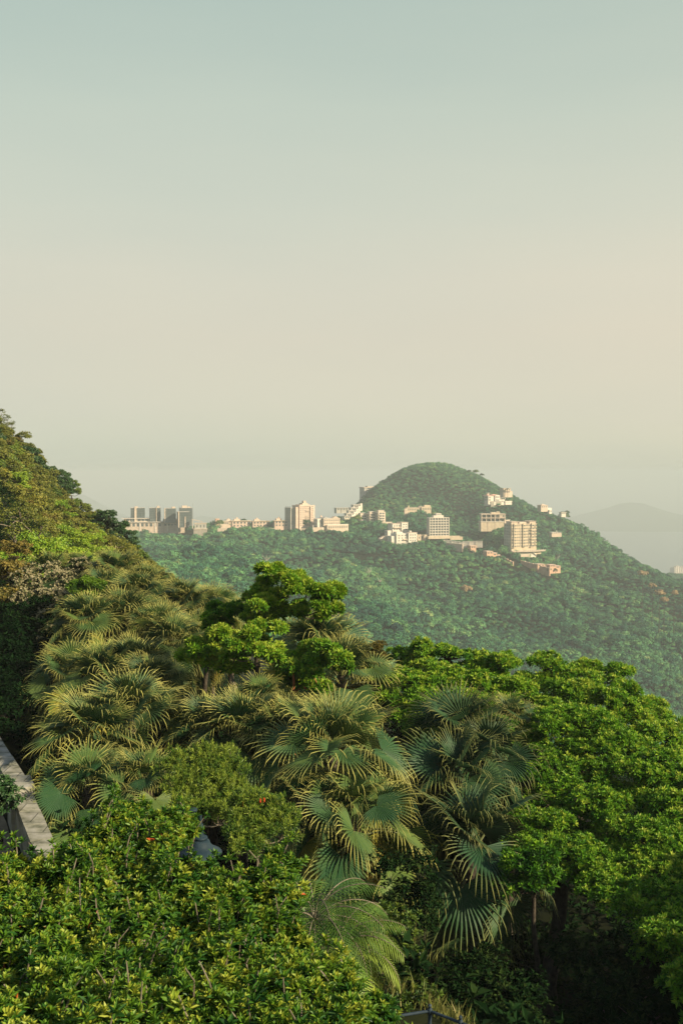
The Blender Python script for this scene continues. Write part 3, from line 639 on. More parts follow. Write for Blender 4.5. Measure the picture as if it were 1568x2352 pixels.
# --- 2 white gridded block (px 980-1029, py 1175-1237)
b = B('apartment_block', 'white seven storey block with a grid of dark windows below the hill', 1005, 1234, 1015, 12)
k = b.k; zt = 52*k; W2 = 23*k
b.box('wall', 'white', -W2, W2, -4.5, 6, -4, zt); b.box('shade_grey_end_wall', 'grey', -W2-.25, -W2-.003, -4, 5.6, -4, zt-.3)  # thin grey sheet on the left end carries that side's shade
for i in range(8): b.box('floor_band', 'white', -W2-.1, W2+.3, -5.2, -4.503, zt*i/7-.25 + (0.35 if i == 0 else 0), zt*i/7+.45)
for i in range(8): x = -W2+2*W2*i/7; b.box('pier', 'white', x-.3, x+.3, -5.12, -4.505, 0, zt)
for f in range(7):
    for c_ in range(7): b.win(-W2+2*W2*(c_+.5)/7, -4.5, zt*f/7+.75, 1.9, zt/7-1.3)
b.box('roof_house', 'white', -5.6, 5.2, -3, 4, zt+.45, zt+3.0); b.box('roof_house', 'white', -2.6, 2.6, -2.6, 3.4, zt+3.003, zt+5.6); b.wins(-2, 2, -2.6, zt+3.3, zt+5.2, 2, 1, .5, .5)
b.box('podium', 'beige', -W2-2, W2+11, -7, -5.203, -3.5, .1)
b.done()
b = B('garden_wall', 'pale garden terrace wall running right from the white gridded block', 1042, 1238, 1008, 8, 'wall'); b.box('wall', 'beige', -4, 9, -.4, .4, -3, .6); b.box('coping', 'cream', -4.1, 9.1, -.5, .5, .6, .85); b.done()

# --- 3 pink tower (px 657-722, py 1151-1211)
b = B('residential_tower', 'pale pink eleven storey tower with rooftop tank, tallest on the ridge left of the hill', 695, 1211, 1060, 33)
k = b.k; zt = 51*k
b.box('wall', 'pink', -8.5, 10.5, -7.5, 7.5, -4, zt); b.box('wing', 'grey', -15.5, -8.503, -1.5, 11, -4, zt-1.8); b.box('wing', 'pink', -12, -8.504, -6.2, -1.503, -4, zt-1.0)  # grey left wing: shadow of that side put into its colour
b.box('wing', 'pink', 4.5, 9, -9.0, -7.503, -3, zt-.5)
b.box('roof_house', 'pink', -6, 6, -5, 5, zt, zt+1.6); b.box('roof_house', 'cream', -2.5, 4, -4, 3, zt+1.603, zt+3.2); b.box('water_tank', 'cream', 0, 3, -2, 1.5, zt+3.203, zt+6.0)
b.box('parapet', 'pink', -8.7, 10.7, -7.7, -7.3, zt-.02, zt+.8); b.box('parapet', 'pink', -8.7, -8.3, -7.29, 7.5, zt-.02, zt+.8)
for f in range(11):
    z = zt*f/11+.8
    for x in (-6.9, -4.4, -2.0, .2, 2.6): b.win(x, -7.5, z, 1.25, .95)
    b.win(6.7, -9.0, z, 1.6, .95)
    if f in (1, 4, 5, 8): b.box('balcony', 'cream', -.9, 3.9, -8.3, -7.503, z-.5, z+.2)
    for y in (-5.4, -3.8): b.win(y, -12, z, 1.0, .9, 'L')
    for y in (0.5, 4, 8): b.win(y, -15.5, z, 1.1, .9, 'L')
b.done()

# --- 4 arcaded white house (px 724-788, py 1178-1219)
b = B('villa', 'white arcaded house with a shallow pediment right of the pink tower', 756, 1219, 1050, 28)
b.box('wall', 'cream', -9.5, 9.5, -6, 6, -3, 13.2); b.box('wing', 'white', -15.0, -9.503, -2, 7, -3, 13.4); b.box('cornice', 'white', -9.9, 9.9, -6.4, 6.4, 13.2, 13.7)
m = b.m('roof', 'grey'); m.add([(-10,-6.5,13.72),(-1,-6.5,13.72),(-1,6.5,13.72),(-10,6.5,13.72),(-5.5,-2,15.6),(-5.5,2,15.6)], [(0,1,4),(1,2,4),(2,5,4),(2,3,5),(3,0,5),(0,4,5)])
m = b.m('gable', 'cream'); m.add([(0,-6.6,13.72),(8.4,-6.6,13.72),(4.2,-6.6,16.2),(0,-1,13.72),(8.4,-1,13.72),(4.2,-1,16.2)], [(0,1,2),(3,5,4)]); m.add([(0,-6.6,13.72),(8.4,-6.6,13.72),(4.2,-6.6,16.2),(0,-1,13.72),(8.4,-1,13.72),(4.2,-1,16.2)], [(0,2,5,3),(2,1,4,5)])
b.wins(-9, 9, -6, 6.0, 12.8, 7, 2, .42, .55); b.wins(-1, 6.5, -2+0, 6.4, 12, 3, 2, .4, .5, 'L'); 
for y_, c_ in ((-15.0, 0),): b.wins(-1.5, 6.5, -15.0, 1, 12.5, 3, 3, .4, .45, 'L')
b.box('terrace', 'cream', -8, 17, -11, -6.003, -5, 5.6); b.wins(-7, 16, -11, 1.0, 5.2, 9, 1, .4, .62); b.box('parapet', 'white', -8.1, 17.1, -11.15, -10.8, 5.6, 6.6)
b.box('chimney', 'pink', -9, -7.5, 2, 3.5, 15, 17); b.done()
b = B('retaining_wall', 'low cream retaining wall stepped below the arcaded house', 731, 1219, 1035, 18, 'wall'); b.box('wall', 'cream', -5.5, 6, -.5, .5, -3, 2.2); b.box('pier', 'white', -6.1, -5.503, -.8, .8, -3, 5.2); b.box('pier', 'white', 3.4, 3.9, -.8, -.503, -3, 3.0); b.done()

# --- 5 stepped terraces climbing the hill foot (px 780-830, py 1158-1196)
lab = ['lowest of the white stepped terrace houses climbing behind the arcaded house', 'second step up of the white stepped terrace houses', 'third step up of the white stepped terrace houses', 'fourth step up of the white stepped terrace houses', 'topmost of the white stepped terrace houses at the foot of the hill']
for i in range(5):
    b = B('terrace_house', lab[i], 797+i*5.2, 1196-i*6.6, 1105+i*9, 30, 'house', 'stepped terrace houses at the hill foot')
    b.box('wall', 'white', -5.2, 4.6, -3, 3, -4, 4.0); b.box('balcony', 'cream', -5.4, 4.8, -4.6, -3.003, -.2, .9); b.box('roof_slab', 'white', -5.5, 5, -4.2, 3.2, 4.0, 4.4)
    b.wins(-4.6, 4, -3, 1.0, 3.6, 3, 1, .6, .75); b.box('stair_tower', 'white', 4.7, 7, -2, 3, -4, 5.8); b.done()
b = B('house', 'low grey flat roofed house with columns left of the stepped terraces', 783, 1172, 1180, 20, 'house'); b.box('wall', 'grey', -7, 9, -3, 4, -6, 1.2); b.box('roof_slab', 'grey', -7.4, 9.4, -3.6, 4.4, 1.2, 1.7); b.box('column', 'grey', -7, -6.6, -3.55, -3.01, -5, 1.2); b.box('column', 'grey', -1, -.6, -3.55, -3.01, -5, 1.2); b.wins(-6, 8, -3, -1.5, .8, 4, 1, .6, .7); b.done()

# --- 6 three pale townhouses (px 820-885, py 1173-1204)
for i, (px, py, l) in enumerate([(832,1205,'leftmost of the three pale townhouses with open loggias at the hill foot'), (853,1202,'middle one of the three pale townhouses with open loggias'), (873,1199,'rightmost of the three pale townhouses with open loggias')]):
    b = B('townhouse', l, px, py, 1090-i*4, 28, 'house', 'pale townhouses with loggias at the hill foot')
    b.box('wall', 'cream', -4.6, 4.4, -3.5, 5, -4, 10.5); b.box('roof_house', 'cream', -3.5, 3.5, -2, 3, 10.5, 12.8); b.box('roof_slab', 'white', -5, 4.8, -4.6, 5.2, 10.503, 10.9) if i == 1 else b.box('roof_slab', 'white', -4.9, 4.7, -3.9, 5.2, 10.503, 10.95)
    b.box('roof_slab', 'white', -3.9, 3.9, -2.6, 3.3, 12.8, 13.2)
    for z in (1.0, 4.2, 7.4): b.box('balcony', 'white', -3.6, 3.4, -5.0, -3.503, z-.4, z+.55); b.wins(-3.4, 3.2, -3.5, z+.6, z+2.6, 2, 1, .7, .95)
    b.wins(-2, 4, -4.6, 1, 10, 2, 3, .3, .4, 'L'); b.done()
b = B('garden_wall', 'long low cream garden wall in front of the pale townhouses', 872, 1205, 1072, 20, 'wall'); b.box('wall', 'cream', -4, 14, -.4, .4, -2, 1.2); b.box('coping', 'white', -4.1, 14.1, -.5, .5, 1.2, 1.5); b.done()

# --- 7 block behind the shoulder of the hill (px 826-860, py 1117-1160)
b = B('apartment_block', 'pale block with banded windows half hidden behind the left shoulder of the hill', 850, 1172, 1420, 25)
k = b.k; zt = 52*k; b.box('wall', 'grey', -13, 13, -7, 8, -20, zt); b.box('roof_slab', 'cream', -13.9, 13.9, -7.9, 8.6, zt, zt+1.0); b.box('roof_house', 'grey', -6, 4, -3, 4, zt+1.0, zt+2.6)
for f in range(9): b.box('floor_band', 'white', -9, 13.3, -7.9, -7.003, zt-3.5*f-3.3, zt-3.5*f-1.9); b.wins(-8.6, 13, -7, zt-3.5*f-1.8, zt-3.5*f-.3, 5, 1, .8, .95)
b.done()

# --- 8 white stepped cluster in front (px 868-990, py 1200-1250)
b = B('villa', 'large white villa of stacked boxes with a long shaded side, nearest in the middle cluster', 925, 1249, 1005, 24)
b.box('wall', 'white', -11, 12, -7, 6, -4, 10.5); b.box('wing', 'white', 1.5, 11, -9.2, -7.003, -4, 11.4); b.box('wing', 'white', -15.5, -11.003, -5, 5, -4, 8)
b.box('roof_slab', 'cream', 1.2, 11.3, -9.5, -4, 11.403, 11.8); b.wins(2.4, 10.2, -9.2, .8, 10.5, 3, 3, .42, .5); b.wins(-10, 1, -7, 1, 10, 3, 3, .4, .42); b.wins(-4, 5, -11-.001, 1, 9, 2, 2, .25, .4, 'L')
b.box('balcony', 'cream', -4, 1.2, -8.6, -7.004, 3.2, 4.2); b.box('roof_house', 'white', -9, -2, -3, 4, 10.5, 12.6); b.box('podium', 'grey', -13, 13, -10.4, -9.203, -4, .4); b.box('stair_tower', 'white', 7, 8.6, -2, 2, 11.0, 13.4); b.done()
b = B('villa', 'upper white twin villa with roof terraces behind the large villa of stacked boxes', 912, 1226, 1035, 26)
b.box('wall', 'white', -8, 2.0, -4, 6, -5, 10.5); b.box('wing', 'white', 2.003, 9.5, -5.5, 5, -5, 11.8); b.box('roof_slab', 'cream', -8.4, 2.0, -4.5, 6.3, 10.503, 10.9); b.box('roof_slab', 'cream', 2.0, 9.9, -5.9, 5.3, 11.803, 12.2)
b.wins(-7, 1.4, -4, 2, 10, 3, 2, .42, .5); b.wins(3, 9, -5.5, 2, 11, 2, 3, .5, .45); b.box('balcony', 'cream', -7, 1.5, -5.6, -4.003, 5.4, 6.4); b.box('wing', 'white', -13, -8.003, -3, 4, -8, 2.6); b.wins(-2, 3, -13, -1, 2.2, 2, 1, .35, .5, 'L'); b.done()
b = B('retaining_wall', 'sloping cream ramp wall at the left foot of the white villa cluster', 886, 1243, 1012, 26, 'wall')
b.m('wall', 'cream').add([(-8,-2,-3),(6,-2,-3),(6,2,-3),(-8,2,-3),(-8,-2,1.6),(-3,-2,4.4),(6,-2,4.4),(-8,2,1.6),(-3,2,4.4),(6,2,4.4)], [(0,1,6,5),(7,8,9,3),(4,5,8,7),(5,6,9,8),(0,3,7,4),(1,2,9,6)]).add([(-8,-2,-3),(-3,-2,4.4),(-8,-2,1.6),(-8,2,-3),(-3,2,4.4),(-8,2,1.6)], [(0,1,2),(3,5,4)]); b.box('coping', 'white', -8.2, 6.2, -2.4, -2.003, 1.2, 1.6); b.done()
for px, py, l, h in ((962,1243,'small cream house with a doorway right of the large white villa', 6.5), (977,1244,'cream gate house between the villa cluster and the white gridded block', 7.5), (950,1243,'narrow cream annex touching the right side of the large white villa', 7.0)):
    b = B('house', l, px, py, 1012, 24, 'house'); b.box('wall', 'cream', -3.3, 3.3, -3, 3, -3, h*.8); b.box('roof_slab', 'beige', -3.6, 3.6, -3.4, 3.3, h*.8, h*.8+.5); b.wins(-2.8, 2.8, -3, .4, h*.7, 2, 1 if h < 7 else 2, .4, .55); b.box('chimney', 'cream', .8, 2.2, 0, 1.5, h*.8+.5, h); b.done()

# --- 9 ruined mansion (px 925-988, py 1160-1184)
b = B('mansion', 'long low weathered mansion with crumbling parapets high in the trees on the hill', 957, 1182, 1140, 10)
b.box('wall', 'beige', -13, 15, -4, 5, -3, 8.0); b.box('wing', 'beige', 4, 15.2, -5.6, -4.003, -3, 9.6); b.box('wing', 'cream', -16, -12.6, -5.0, -4.003+.0, -3, 7.0); b.box('cornice', 'cream', -13.3, 15.3, -5.9, 5.2, 8.0, 8.4) if False else b.box('cornice', 'cream', -13.3, 3.9, -4.4, 5.2, 8.003, 8.4)
b.box('roof_house', 'beige', 8, 15, -3, 3, 8.0, 11.6); b.box('roof_house', 'stone', 2, 6, -1, 3, 8.0, 10.4); b.wins(-12, 3.6, -4, 3.6, 7.2, 8, 1, .4, .6); b.wins(4.6, 14.8, -5.6, 3.8, 8.8, 5, 1, .4, .5); b.wins(-12, 3.6, -4, -.6, 2.4, 8, 1, .35, .6); b.box('terrace', 'cream', -14, 4, -6.4, -4.403, -3, .2); b.box('chimney', 'beige', -10, -8.8, 1, 2, 8.4, 11); b.done()

# --- 10 white villa with red tiled roofs (px 1110-1170, py 1128-1160)
b = B('villa', 'bright white two storey villa with red tiled roofs high on the hill', 1128, 1157, 1160, 24)
b.box('wall', 'white', -6, 9, -4, 6, -5, 10.4); b.box('bay', 'white', -8.2, -4.0, -5.8, -4.003, -3, 10.0); b.box('bay', 'white', 1.5, 7.5, -5.4, -4.004, -3, 11.2)
for (x0, x1, y0, y1, z, h) in ((-8.8, -3, -6.2, 6, 10.4, 1.9), (-3, 9.8, -4.8, 6.6, 10.45, 2.2)):
    b.m('roof', 'roofred').add([(x0,y0,z),(x1,y0,z),(x1,y1,z),(x0,y1,z),((x0+x1)/2-.8,(y0+y1)/2,z+h),((x0+x1)/2+.8,(y0+y1)/2,z+h)], [(0,1,5,4),(2,3,4,5)]).add([(x1,y0,z),(x1,y1,z),((x0+x1)/2+.8,(y0+y1)/2,z+h),(x0,y0,z),(x0,y1,z),((x0+x1)/2-.8,(y0+y1)/2,z+h)], [(0,1,2),(3,5,4)])
b.wins(-7.8, -4.4, -5.8, 2, 9.6, 2, 2, .5, .6); b.wins(2, 7, -5.4, 1, 10.6, 3, 2, .5, .5); b.wins(-3, 5, -6, 2, 9.5, 2, 2, .4, .5, 'L'); b.box('chimney', 'white', -4.5, -2.8, 1, 3, 11, 14); b.box('roof_slab', 'white', -5.8, -1.6, 0, 4, 14, 14.4)
b.box('podium', 'stone', -5, 9.2, -6.6, -5.803, -7, 2.0); b.box('stair_tower', 'white', -1.2, 1.2, -6.9, -6.603, -4, .6)
b.box('wing', 'white', 9.003, 16, -3.4, 4, -5, 4.4); b.box('pergola', 'white', 9.2, 17, -3.9, 4.3, 6.4, 6.8); b.box('column', 'white', 16.4, 16.8, -3.6, -3.2, 4.4, 6.4); b.box('column', 'white', 10, 10.4, -3.6, -3.2, 4.4, 6.4)
b.box('terrace', 'white', 16.003, 25, -4.6, 3, -4, 1.2); b.box('parapet', 'white', 15.8, 25.2, -4.9, -4.603, .2, 2.1); b.wins(10, 15.6, -3.4, -1, 3.6, 3, 1, .4, .5); b.done()
b = B('house', 'beige flat roofed house on the skyline behind the white villa with red roofs', 1161, 1137, 1195, 26, 'house')
b.box('wall', 'cream', -5.5, 4.5, -3, 5, -6, 8.6); b.box('roof_slab', 'beige', -6, 5, -3.6, 5.4, 8.6, 9.1); b.box('wing', 'cream', 4.503, 8, -2, 4, -6, 4.4); b.wins(-5, 4, -3, 1, 8, 3, 2, .5, .5); b.box('balcony', 'cream', -5.2, 4.2, -4.4, -3.003, 3.8, 4.8); b.done()

# --- 11 modern villa with deep openings (px 1100-1158, py 1176-1216)
b = B('villa', 'beige cubic villa with deep dark openings on a blank podium', 1130, 1215, 1070, 4)
k = b.k; x0, x1 = -13.2, 13.0
b.box('podium', 'beige', x0-.6, x1+.6, -6, 6, -5, 8.2); b.box('floor_band', 'white', x0-.9, x1+.9, -6.4, 6.2, 8.2, 8.9)
for x in (x0-.3, -6.2, 1.6, x1+.0): b.box('pilaster', 'cream', x-.25, x+.25, -6.25, -6.003, -4, 8.2)
b.box('wall', 'grey', x0+.3, x1-.3, -3.6, 5.6, 8.9, 18.2)
for x, w_ in ((x0, .8), (-8.2, .7), (-3.2, .8), (1.2, .8), (6.2, .5), (11.9, .8)): b.box('pier', 'cream', x, x+w_, -5.8, -3.603, 8.9, 18.2)
b.box('floor_band', 'cream', x0-.1, x1+.1, -5.95, -3.604, 13.0, 14.0); b.box('roof_slab', 'cream', x0-.2, x1+.2, -6.05, 5.8, 18.2, 19.2); b.box('wall', 'cream', 6.703, 11.897, -5.5, -3.605, 14.003, 18.197); b.wins(-2.5+4.9, 6.0, -3.6, 9.4, 12.8, 2, 1, .8, .9)
b.wins(x0+.9, 1.1, -3.6, 9.2, 12.8, 6, 1, .82, .92); b.wins(x0+.9, 1.1, -3.6, 14.2, 18, 6, 1, .82, .9); b.wins(7, 11.7, -3.6, 9.4, 12.8, 2, 1, .8, .9); b.win(10.6, -5.5, 14.8, 1.0, 2.4)
b.box('roof_house', 'beige', -2, 7.4, -3, 3, 19.2, 21.2); b.box('roof_house', 'cream', 3.6, 7, -3.4, -.5, 21.2, 22.2); b.done()
b = B('garden_wall', 'pale link wall between the cubic villa and the wide beige block', 1162, 1212, 1045, 22, 'wall'); b.box('wall', 'cream', -2.5, 4, -.5, .5, -6, 7.5); b.box('coping', 'white', -2.7, 4.2, -.7, .7, 7.5, 7.9); b.done()

# --- 12 terracotta structures
def terra_house(px, py, d, yaw, label, W_, H_, steps):
    b = B('house', label, px, py, d, yaw, 'house', 'terracotta houses below the wide block')
    for i, (x0, x1, h) in enumerate(steps):
        b.box('wall', 'terra', x0*W_+(.004*i), x1*W_, -3+i*.25, 4, -4, h*H_); b.box('roof_slab', 'pink', x0*W_-.3, x1*W_+.2, -3.5+i*.25, 4.2, h*H_, h*H_+.45)
        b.wins(x0*W_+.4, x1*W_-.4, -3+i*.25, h*H_-2.6, h*H_-.4, max(1, int((x1-x0)*W_/3)), 1, .55, .6)
    b.done()
terra_house(1127, 1287, 968, 26, 'stepped terracotta house with flat roofs left below the curved terrace', 14, 8.5, [(-.5,.0,1.0), (.004,.35,.75), (.354,.62,.4)])
terra_house(1242, 1312, 950, 22, 'terracotta house with a mono pitched roof at the right end of the red walls', 12, 9, [(-.5,.15,.95), (.154,.5,.6)])
terra_house(1268, 1314, 952, 24, 'terracotta house behind dark creepers, rightmost of the red roofed group', 12, 8.5, [(-.45,.1,1.0), (.104,.6,.75)])
terra_house(1083, 1268, 985, 20, 'small terracotta house half hidden left of the stepped terracotta house', 6, 5.5, [(-.5,.5,1.0)])
far_tree(1259,1309,941,2.6,M['dark'],'narrow dark creeper clad tree against the mono pitched terracotta house',90,flat=1.5)
far_tree(1275,1311,940,2.4,M['dark'],'narrow dark tree in front of the rightmost red roofed house',91,flat=1.5)
far_tree(1222,1312,945,3.2,M['mid'],'green tree at the foot of the long terracotta wall',92)
def wall_run(px0, py0, px1, py1, d0, d1, h, label, mat='terra', cop='pink', steps=5):
    a_, c_ = at(px0, py0, d0), at(px1, py1, d1); L = math.hypot(c_[0]-a_[0], c_[1]-a_[1]); yaw = math.atan2(c_[1]-a_[1], c_[0]-a_[0])
    root = empty('retaining_wall', a_, yaw, label, 'wall'); w_, q = MB(), MB(); dz = (c_[2]-a_[2])
    for i in range(steps):
        x0, x1 = L*i/steps, L*(i+1)/steps-.004; z = dz*(i+.5)/steps; w_.box(x0, x1, -.5, .5, z-5, z+h*.8); q.box(x0-.1, x1+.0, -.75, .75, z+h*.8, z+h*.8+.4)
        if i % 2 == 0: w_.box(x0, x0+.8, -.9, -.503, z-4, z+h*1.15)
    w_.build('wall', BM[mat], root); q.build('coping', BM[cop], root)
wall_run(1140,1280,1178,1300,975,952,4.0,'terracotta wall stepping down right of the stepped terracotta house', steps=6)
wall_run(1196,1294,1262,1312,965,938,3.2,'long terracotta retaining wall leading to the rightmost red houses', steps=7)
wall_run(1025,1252,1062,1256,995,985,2.6,'pinkish retaining wall under the balustraded terrace right of the white block', 'pink', 'cream', 4)
wall_run(1062,1247,1107,1246,990,985,1.4,'slim white balustraded walkway wall left of the stepped terracotta house', 'white', 'white', 6)
wall_run(1018,1243,1063,1249,1000,995,1.5,'white parapet wall below the white gridded block', 'white', 'white', 5)

# --- 13 right shoulder houses
b = B('house', 'pale house stepping down the right skyline of the hill, left of the dark round tree', 1247, 1170, 1185, 28, 'house'); b.box('wall', 'cream', -6, 4, -3, 4, -5, 3.8); b.box('wing', 'white', 4.003, 10, -3, 4, -8, .2); b.box('roof_slab', 'pink', -6.4, 4.3, -3.5, 4.3, 3.8, 4.2)
b.m('roof', 'cream').add([(-5,-3,4.2),(2,-3,4.2),(2,3,4.2),(-5,3,4.2),(-1.5,0,6.2)], [(0,1,4),(1,2,4),(2,3,4),(3,0,4)]); b.wins(-5.4, 3.4, -3, .4, 3.4, 3, 1, .45, .6); b.box('wing', 'white', 5, 9, -4.6, -3.003, -8, -2.4); b.wins(5, 9, -4.6, -5.6, -3, 2, 1, .5, .6); b.done()
b = B('house', 'tiny white flat roofed house just below the dark round tree on the right skyline', 1291, 1184, 1160, 20, 'house'); b.box('wall', 'white', -3, 3, -2.5, 2.5, -4, 2.2); b.box('roof_slab', 'white', -3.4, 3.4, -3.2, 2.8, 2.2, 2.7); b.wins(-2.6, 2.6, -2.5, .2, 1.8, 2, 1, .5, .7); b.done()
b = B('house', 'low pale roofs among the trees right of the wide beige block', 1276, 1229, 1075, 18, 'house'); b.box('wall', 'cream', -7, 5, -3, 3, -4, 1.6); b.box('roof_slab', 'white', -7.3, 0, -3.4, 3.2, 1.6, 2.0); b.box('roof_slab', 'grey', .5, 5.4, -3.4, 3.2, 1.603, 1.9); b.box('chimney', 'white', .1, .45, -1, .5, 1.6, 4); b.wins(-7.5, 5.5, -3, .2, 2.2, 5, 1, .5, .6); b.done()
b = B('house', 'small white house poking from the trees at the hill foot beside the row of townhouses', 1040, 1240, 1000, 14, 'house') if False else None

# --- 14 low houses along the ridge
def low_house(px, py, wpx, hpx, d, label, extra=0):
    b = B('house', label, px, py, d, 16, 'house', 'flat roofed houses along the ridge'); k = b.k; W_ = wpx*k/2*.92; H_ = hpx*k
    b.box('wall', 'pink', -W_, W_, -4, 5, -5, H_*.72); b.box('roof_slab', 'beige', -W_-.9, W_+.9, -4.9, 5.6, H_*.72, H_*.72+.55); b.box('roof_house', 'pink', -W_*.75, -W_*.1, -1, 3, H_*.72+.55, H_*1.0); b.box('roof_house', 'cream', -W_*.5, -W_*.3, 0, 2, H_*1.0+.003, H_*1.18)
    b.box('floor_band', 'cream', -W_-.15, W_+.15, -4.15, 5.1, H_*.33, H_*.33+.3)
    b.wins(-W_+.5, W_-.5, -4, .6, H_*.32, 5, 1, .45, .7); b.wins(-W_+.5, W_-.5, -4, H_*.40, H_*.70, 5, 1, .5, .8); b.wins(-2.5, 4, -W_, .6, H_*.68, 2, 2, .35, .5, 'L'); b.done()
low_house(553, 1214, 46, 22, 1062, 'flat roofed two storey house, leftmost of the row along the ridge')
low_house(598, 1213, 42, 20, 1064, 'flat roofed two storey house in the middle of the row along the ridge')
low_house(648, 1213, 42, 22, 1058, 'flat roofed two storey house just left of the pink tower')
low_house(530, 1209, 28, 15, 1085, 'small low house with one tree behind, second from the grey retaining block')
b = B('chimney_block', 'brick coloured stair block with pale annex right of the grey retaining block', 500, 1210, 1075, 20, 'building'); b.box('wall', 'terra', -2.5, 1.5, -2, 2, -4, 8.2); b.box('roof_slab', 'pink', -2.8, 1.8, -2.3, 2.3, 8.2, 8.6); b.box('wing', 'cream', 1.503, 12, -2, 3, -4, 5.2); b.box('roof_slab', 'white', 1.9, 12.4, -2.5, 3.3, 5.2, 5.6); b.wins(2.5, 11.5, -2, .6, 4.6, 4, 1, .5, .6); b.win(-.5, -2, 5.5, 1.2, 1.6); b.done()
for px, wp, l in ((520,40,'low cream roadside parapet beside the grey retaining block'),(607,50,'low cream roadside parapet under the middle ridge houses'),(705,30,'short cream roadside parapet under the pink tower')):
    b = B('roadside_wall', l, px, 1219, 1040, 6, 'wall'); W_ = wp*b.k/2; b.box('wall', 'cream', -W_, W_, -.3, .3, -3, 1.0); b.box('coping', 'white', -W_-.1, W_+.1, -.4, .4, 1.0, 1.2); b.done()
# grey retaining block
b = B('retaining_block', 'grey concrete retaining block with a paler upper storey at the end of the glass complex', 459, 1229, 1045, 10, 'building')
b.box('wall', 'stone', -6.4, 7.6, -4, 4, -8, 4.6); b.box('floor_band', 'cream', -6.9, 8.1, -4.5, 4.3, 4.6, 5.2); b.box('wall', 'grey', -5.4, 7.0, -3.6, 4, 5.2, 10.6); b.box('roof_slab', 'cream', -6, 7.4, -4, 4.2, 10.6, 11.2); b.wins(-4.6, 6.2, -3.6, 5.8, 10, 3, 1, .3, .6); b.done()

# --- 15 glass and stone complex at the left end (px 288-440, py 1168-1215)
b = B('podium_building', 'long cream stone podium carrying the dark glass blocks at the ridge end', 366, 1214, 1076, 8, 'building')
k = b.k
b.box('wall', 'cream', -39, 4, -5, 10, -9, 7.0); b.box('wall', 'cream', 4.003, 27, -3, 10, -9, 10.5); b.box('roof_slab', 'white', -40, 4.0, -6.2, 10.2, 7.0, 7.7); b.box('roof_slab', 'white', 4.004, 27.4, -3.8, 10.2, 10.5, 11.1)
b.box('upper_storey', 'cream', -37, -6, -2, 9, 7.703, 12.0); b.box('roof_slab', 'white', -39.5, -5, -3.4, 9.5, 12.0, 12.7)
b.wins(-35, -7, -2, 8.2, 11.8, 7, 1, .82, .85); b.wins(-38, 3, -5, .6, 6.2, 9, 1, .55, .75); b.wins(5, 26, -3, 1.4, 9.6, 6, 2, .6, .66)
for x in (-20, -4, 9, 20): b.box('pier', 'white', x-.6, x+.6, -5.5 if x < 4 else -3.5, -5.003 if x < 4 else -3.003, -6, 9.5 if x > 4 else 6.9)
b.done()
def glassblock(px, py, wpx, hpx, d, label, fins, roofs):
    b = B('glass_block', label, px, py, d, 14, 'building', 'dark glass blocks at the left end of the ridge'); k = b.k; W_ = wpx*k/2*.95; H_ = hpx*k
    b.box('wall', 'dark', -W_, W_, -4, 6, -4, H_)
    for f in range(1, 5): b.box('floor_band', 'dark', -W_-.05, W_+.1, -4.25, -4.003, H_*f/5-.15, H_*f/5+.15)
    nw = max(2, int(W_*2/2.6)); b.wins(-W_+.2, W_-.2, -4, 0, H_-.4, nw, 5, .8, .62)
    for x0, x1, hh in fins: b.box('stone_fin', 'cream', x0*W_, x1*W_, -4.9, -4.19, -4, H_+hh)
    for x0, x1, hh in roofs: b.box('roof_house', 'cream', x0*W_, x1*W_, -2, 3, H_, H_+hh)
    b.box('roof_slab', 'grey', -W_-.2, W_+.2, -4.18, 6.2, H_, H_+.35); b.done()
glassblock(317, 1195, 33, 25, 1075, 'dark glass block with a cream stone fin, leftmost on the podium', [(-.5,-.2,1.0)], [(-.45,.0,1.6)])
glassblock(356.5, 1195, 26, 25, 1076, 'narrow dark glass block with rooftop boxes, second from the left on the podium', [(.15,.25,.5)], [(.35,.8,2.2)])
glassblock(391, 1195, 27, 24, 1074, 'dark glass block, third from the left on the podium', [(-1.04,-.88,.3)], [(.3,.9,1.8)])
glassblock(421, 1206, 28, 27, 1064, 'lower dark glass block with two cream piers in front of the others', [(-.9,-.72,.4), (.2,.36,-5)], [])
glassblock(427, 1203, 30, 33, 1088, 'taller stepped dark glass block with cream roof boxes beside the mast', [], [(-.6,.2,2.6), (.3,.7,1.4)])
p_ = at(443.5, 1207, 1068); MB().tube([(0, 0, -4), (0, 0, 24)], [.28, .14], 6).tube([(-1.1, 0, 9), (1.1, 0, 9)], .06, 4).build('mast', BM['metal'], None, loc=p_); tag(bpy.data.objects['mast'], 'thin grey mast standing at the right end of the dark glass blocks', 'mast')
p_ = at(436, 1210, 1055); b = B('ramp', 'pale covered ramp descending right of the mast', 452, 1208, 1058, 14, 'ramp'); b.m('deck', 'cream').add([(-5,-1.5,6),(6,-1.5,3.2),(6,2,3.2),(-5,2,6),(-5,-1.5,6.6),(6,-1.5,3.8),(6,2,3.8),(-5,2,6.6)], [(3,2,1,0),(4,5,6,7),(0,1,5,4),(1,2,6,5),(2,3,7,6),(3,0,4,7)]); b.box('pier', 'white', -4.8, -4.2, -1.2, 1.6, -5, 5.6); b.box('pier', 'white', 5.2, 5.8, -1.2, 1.6, -5, 3.1); b.done()

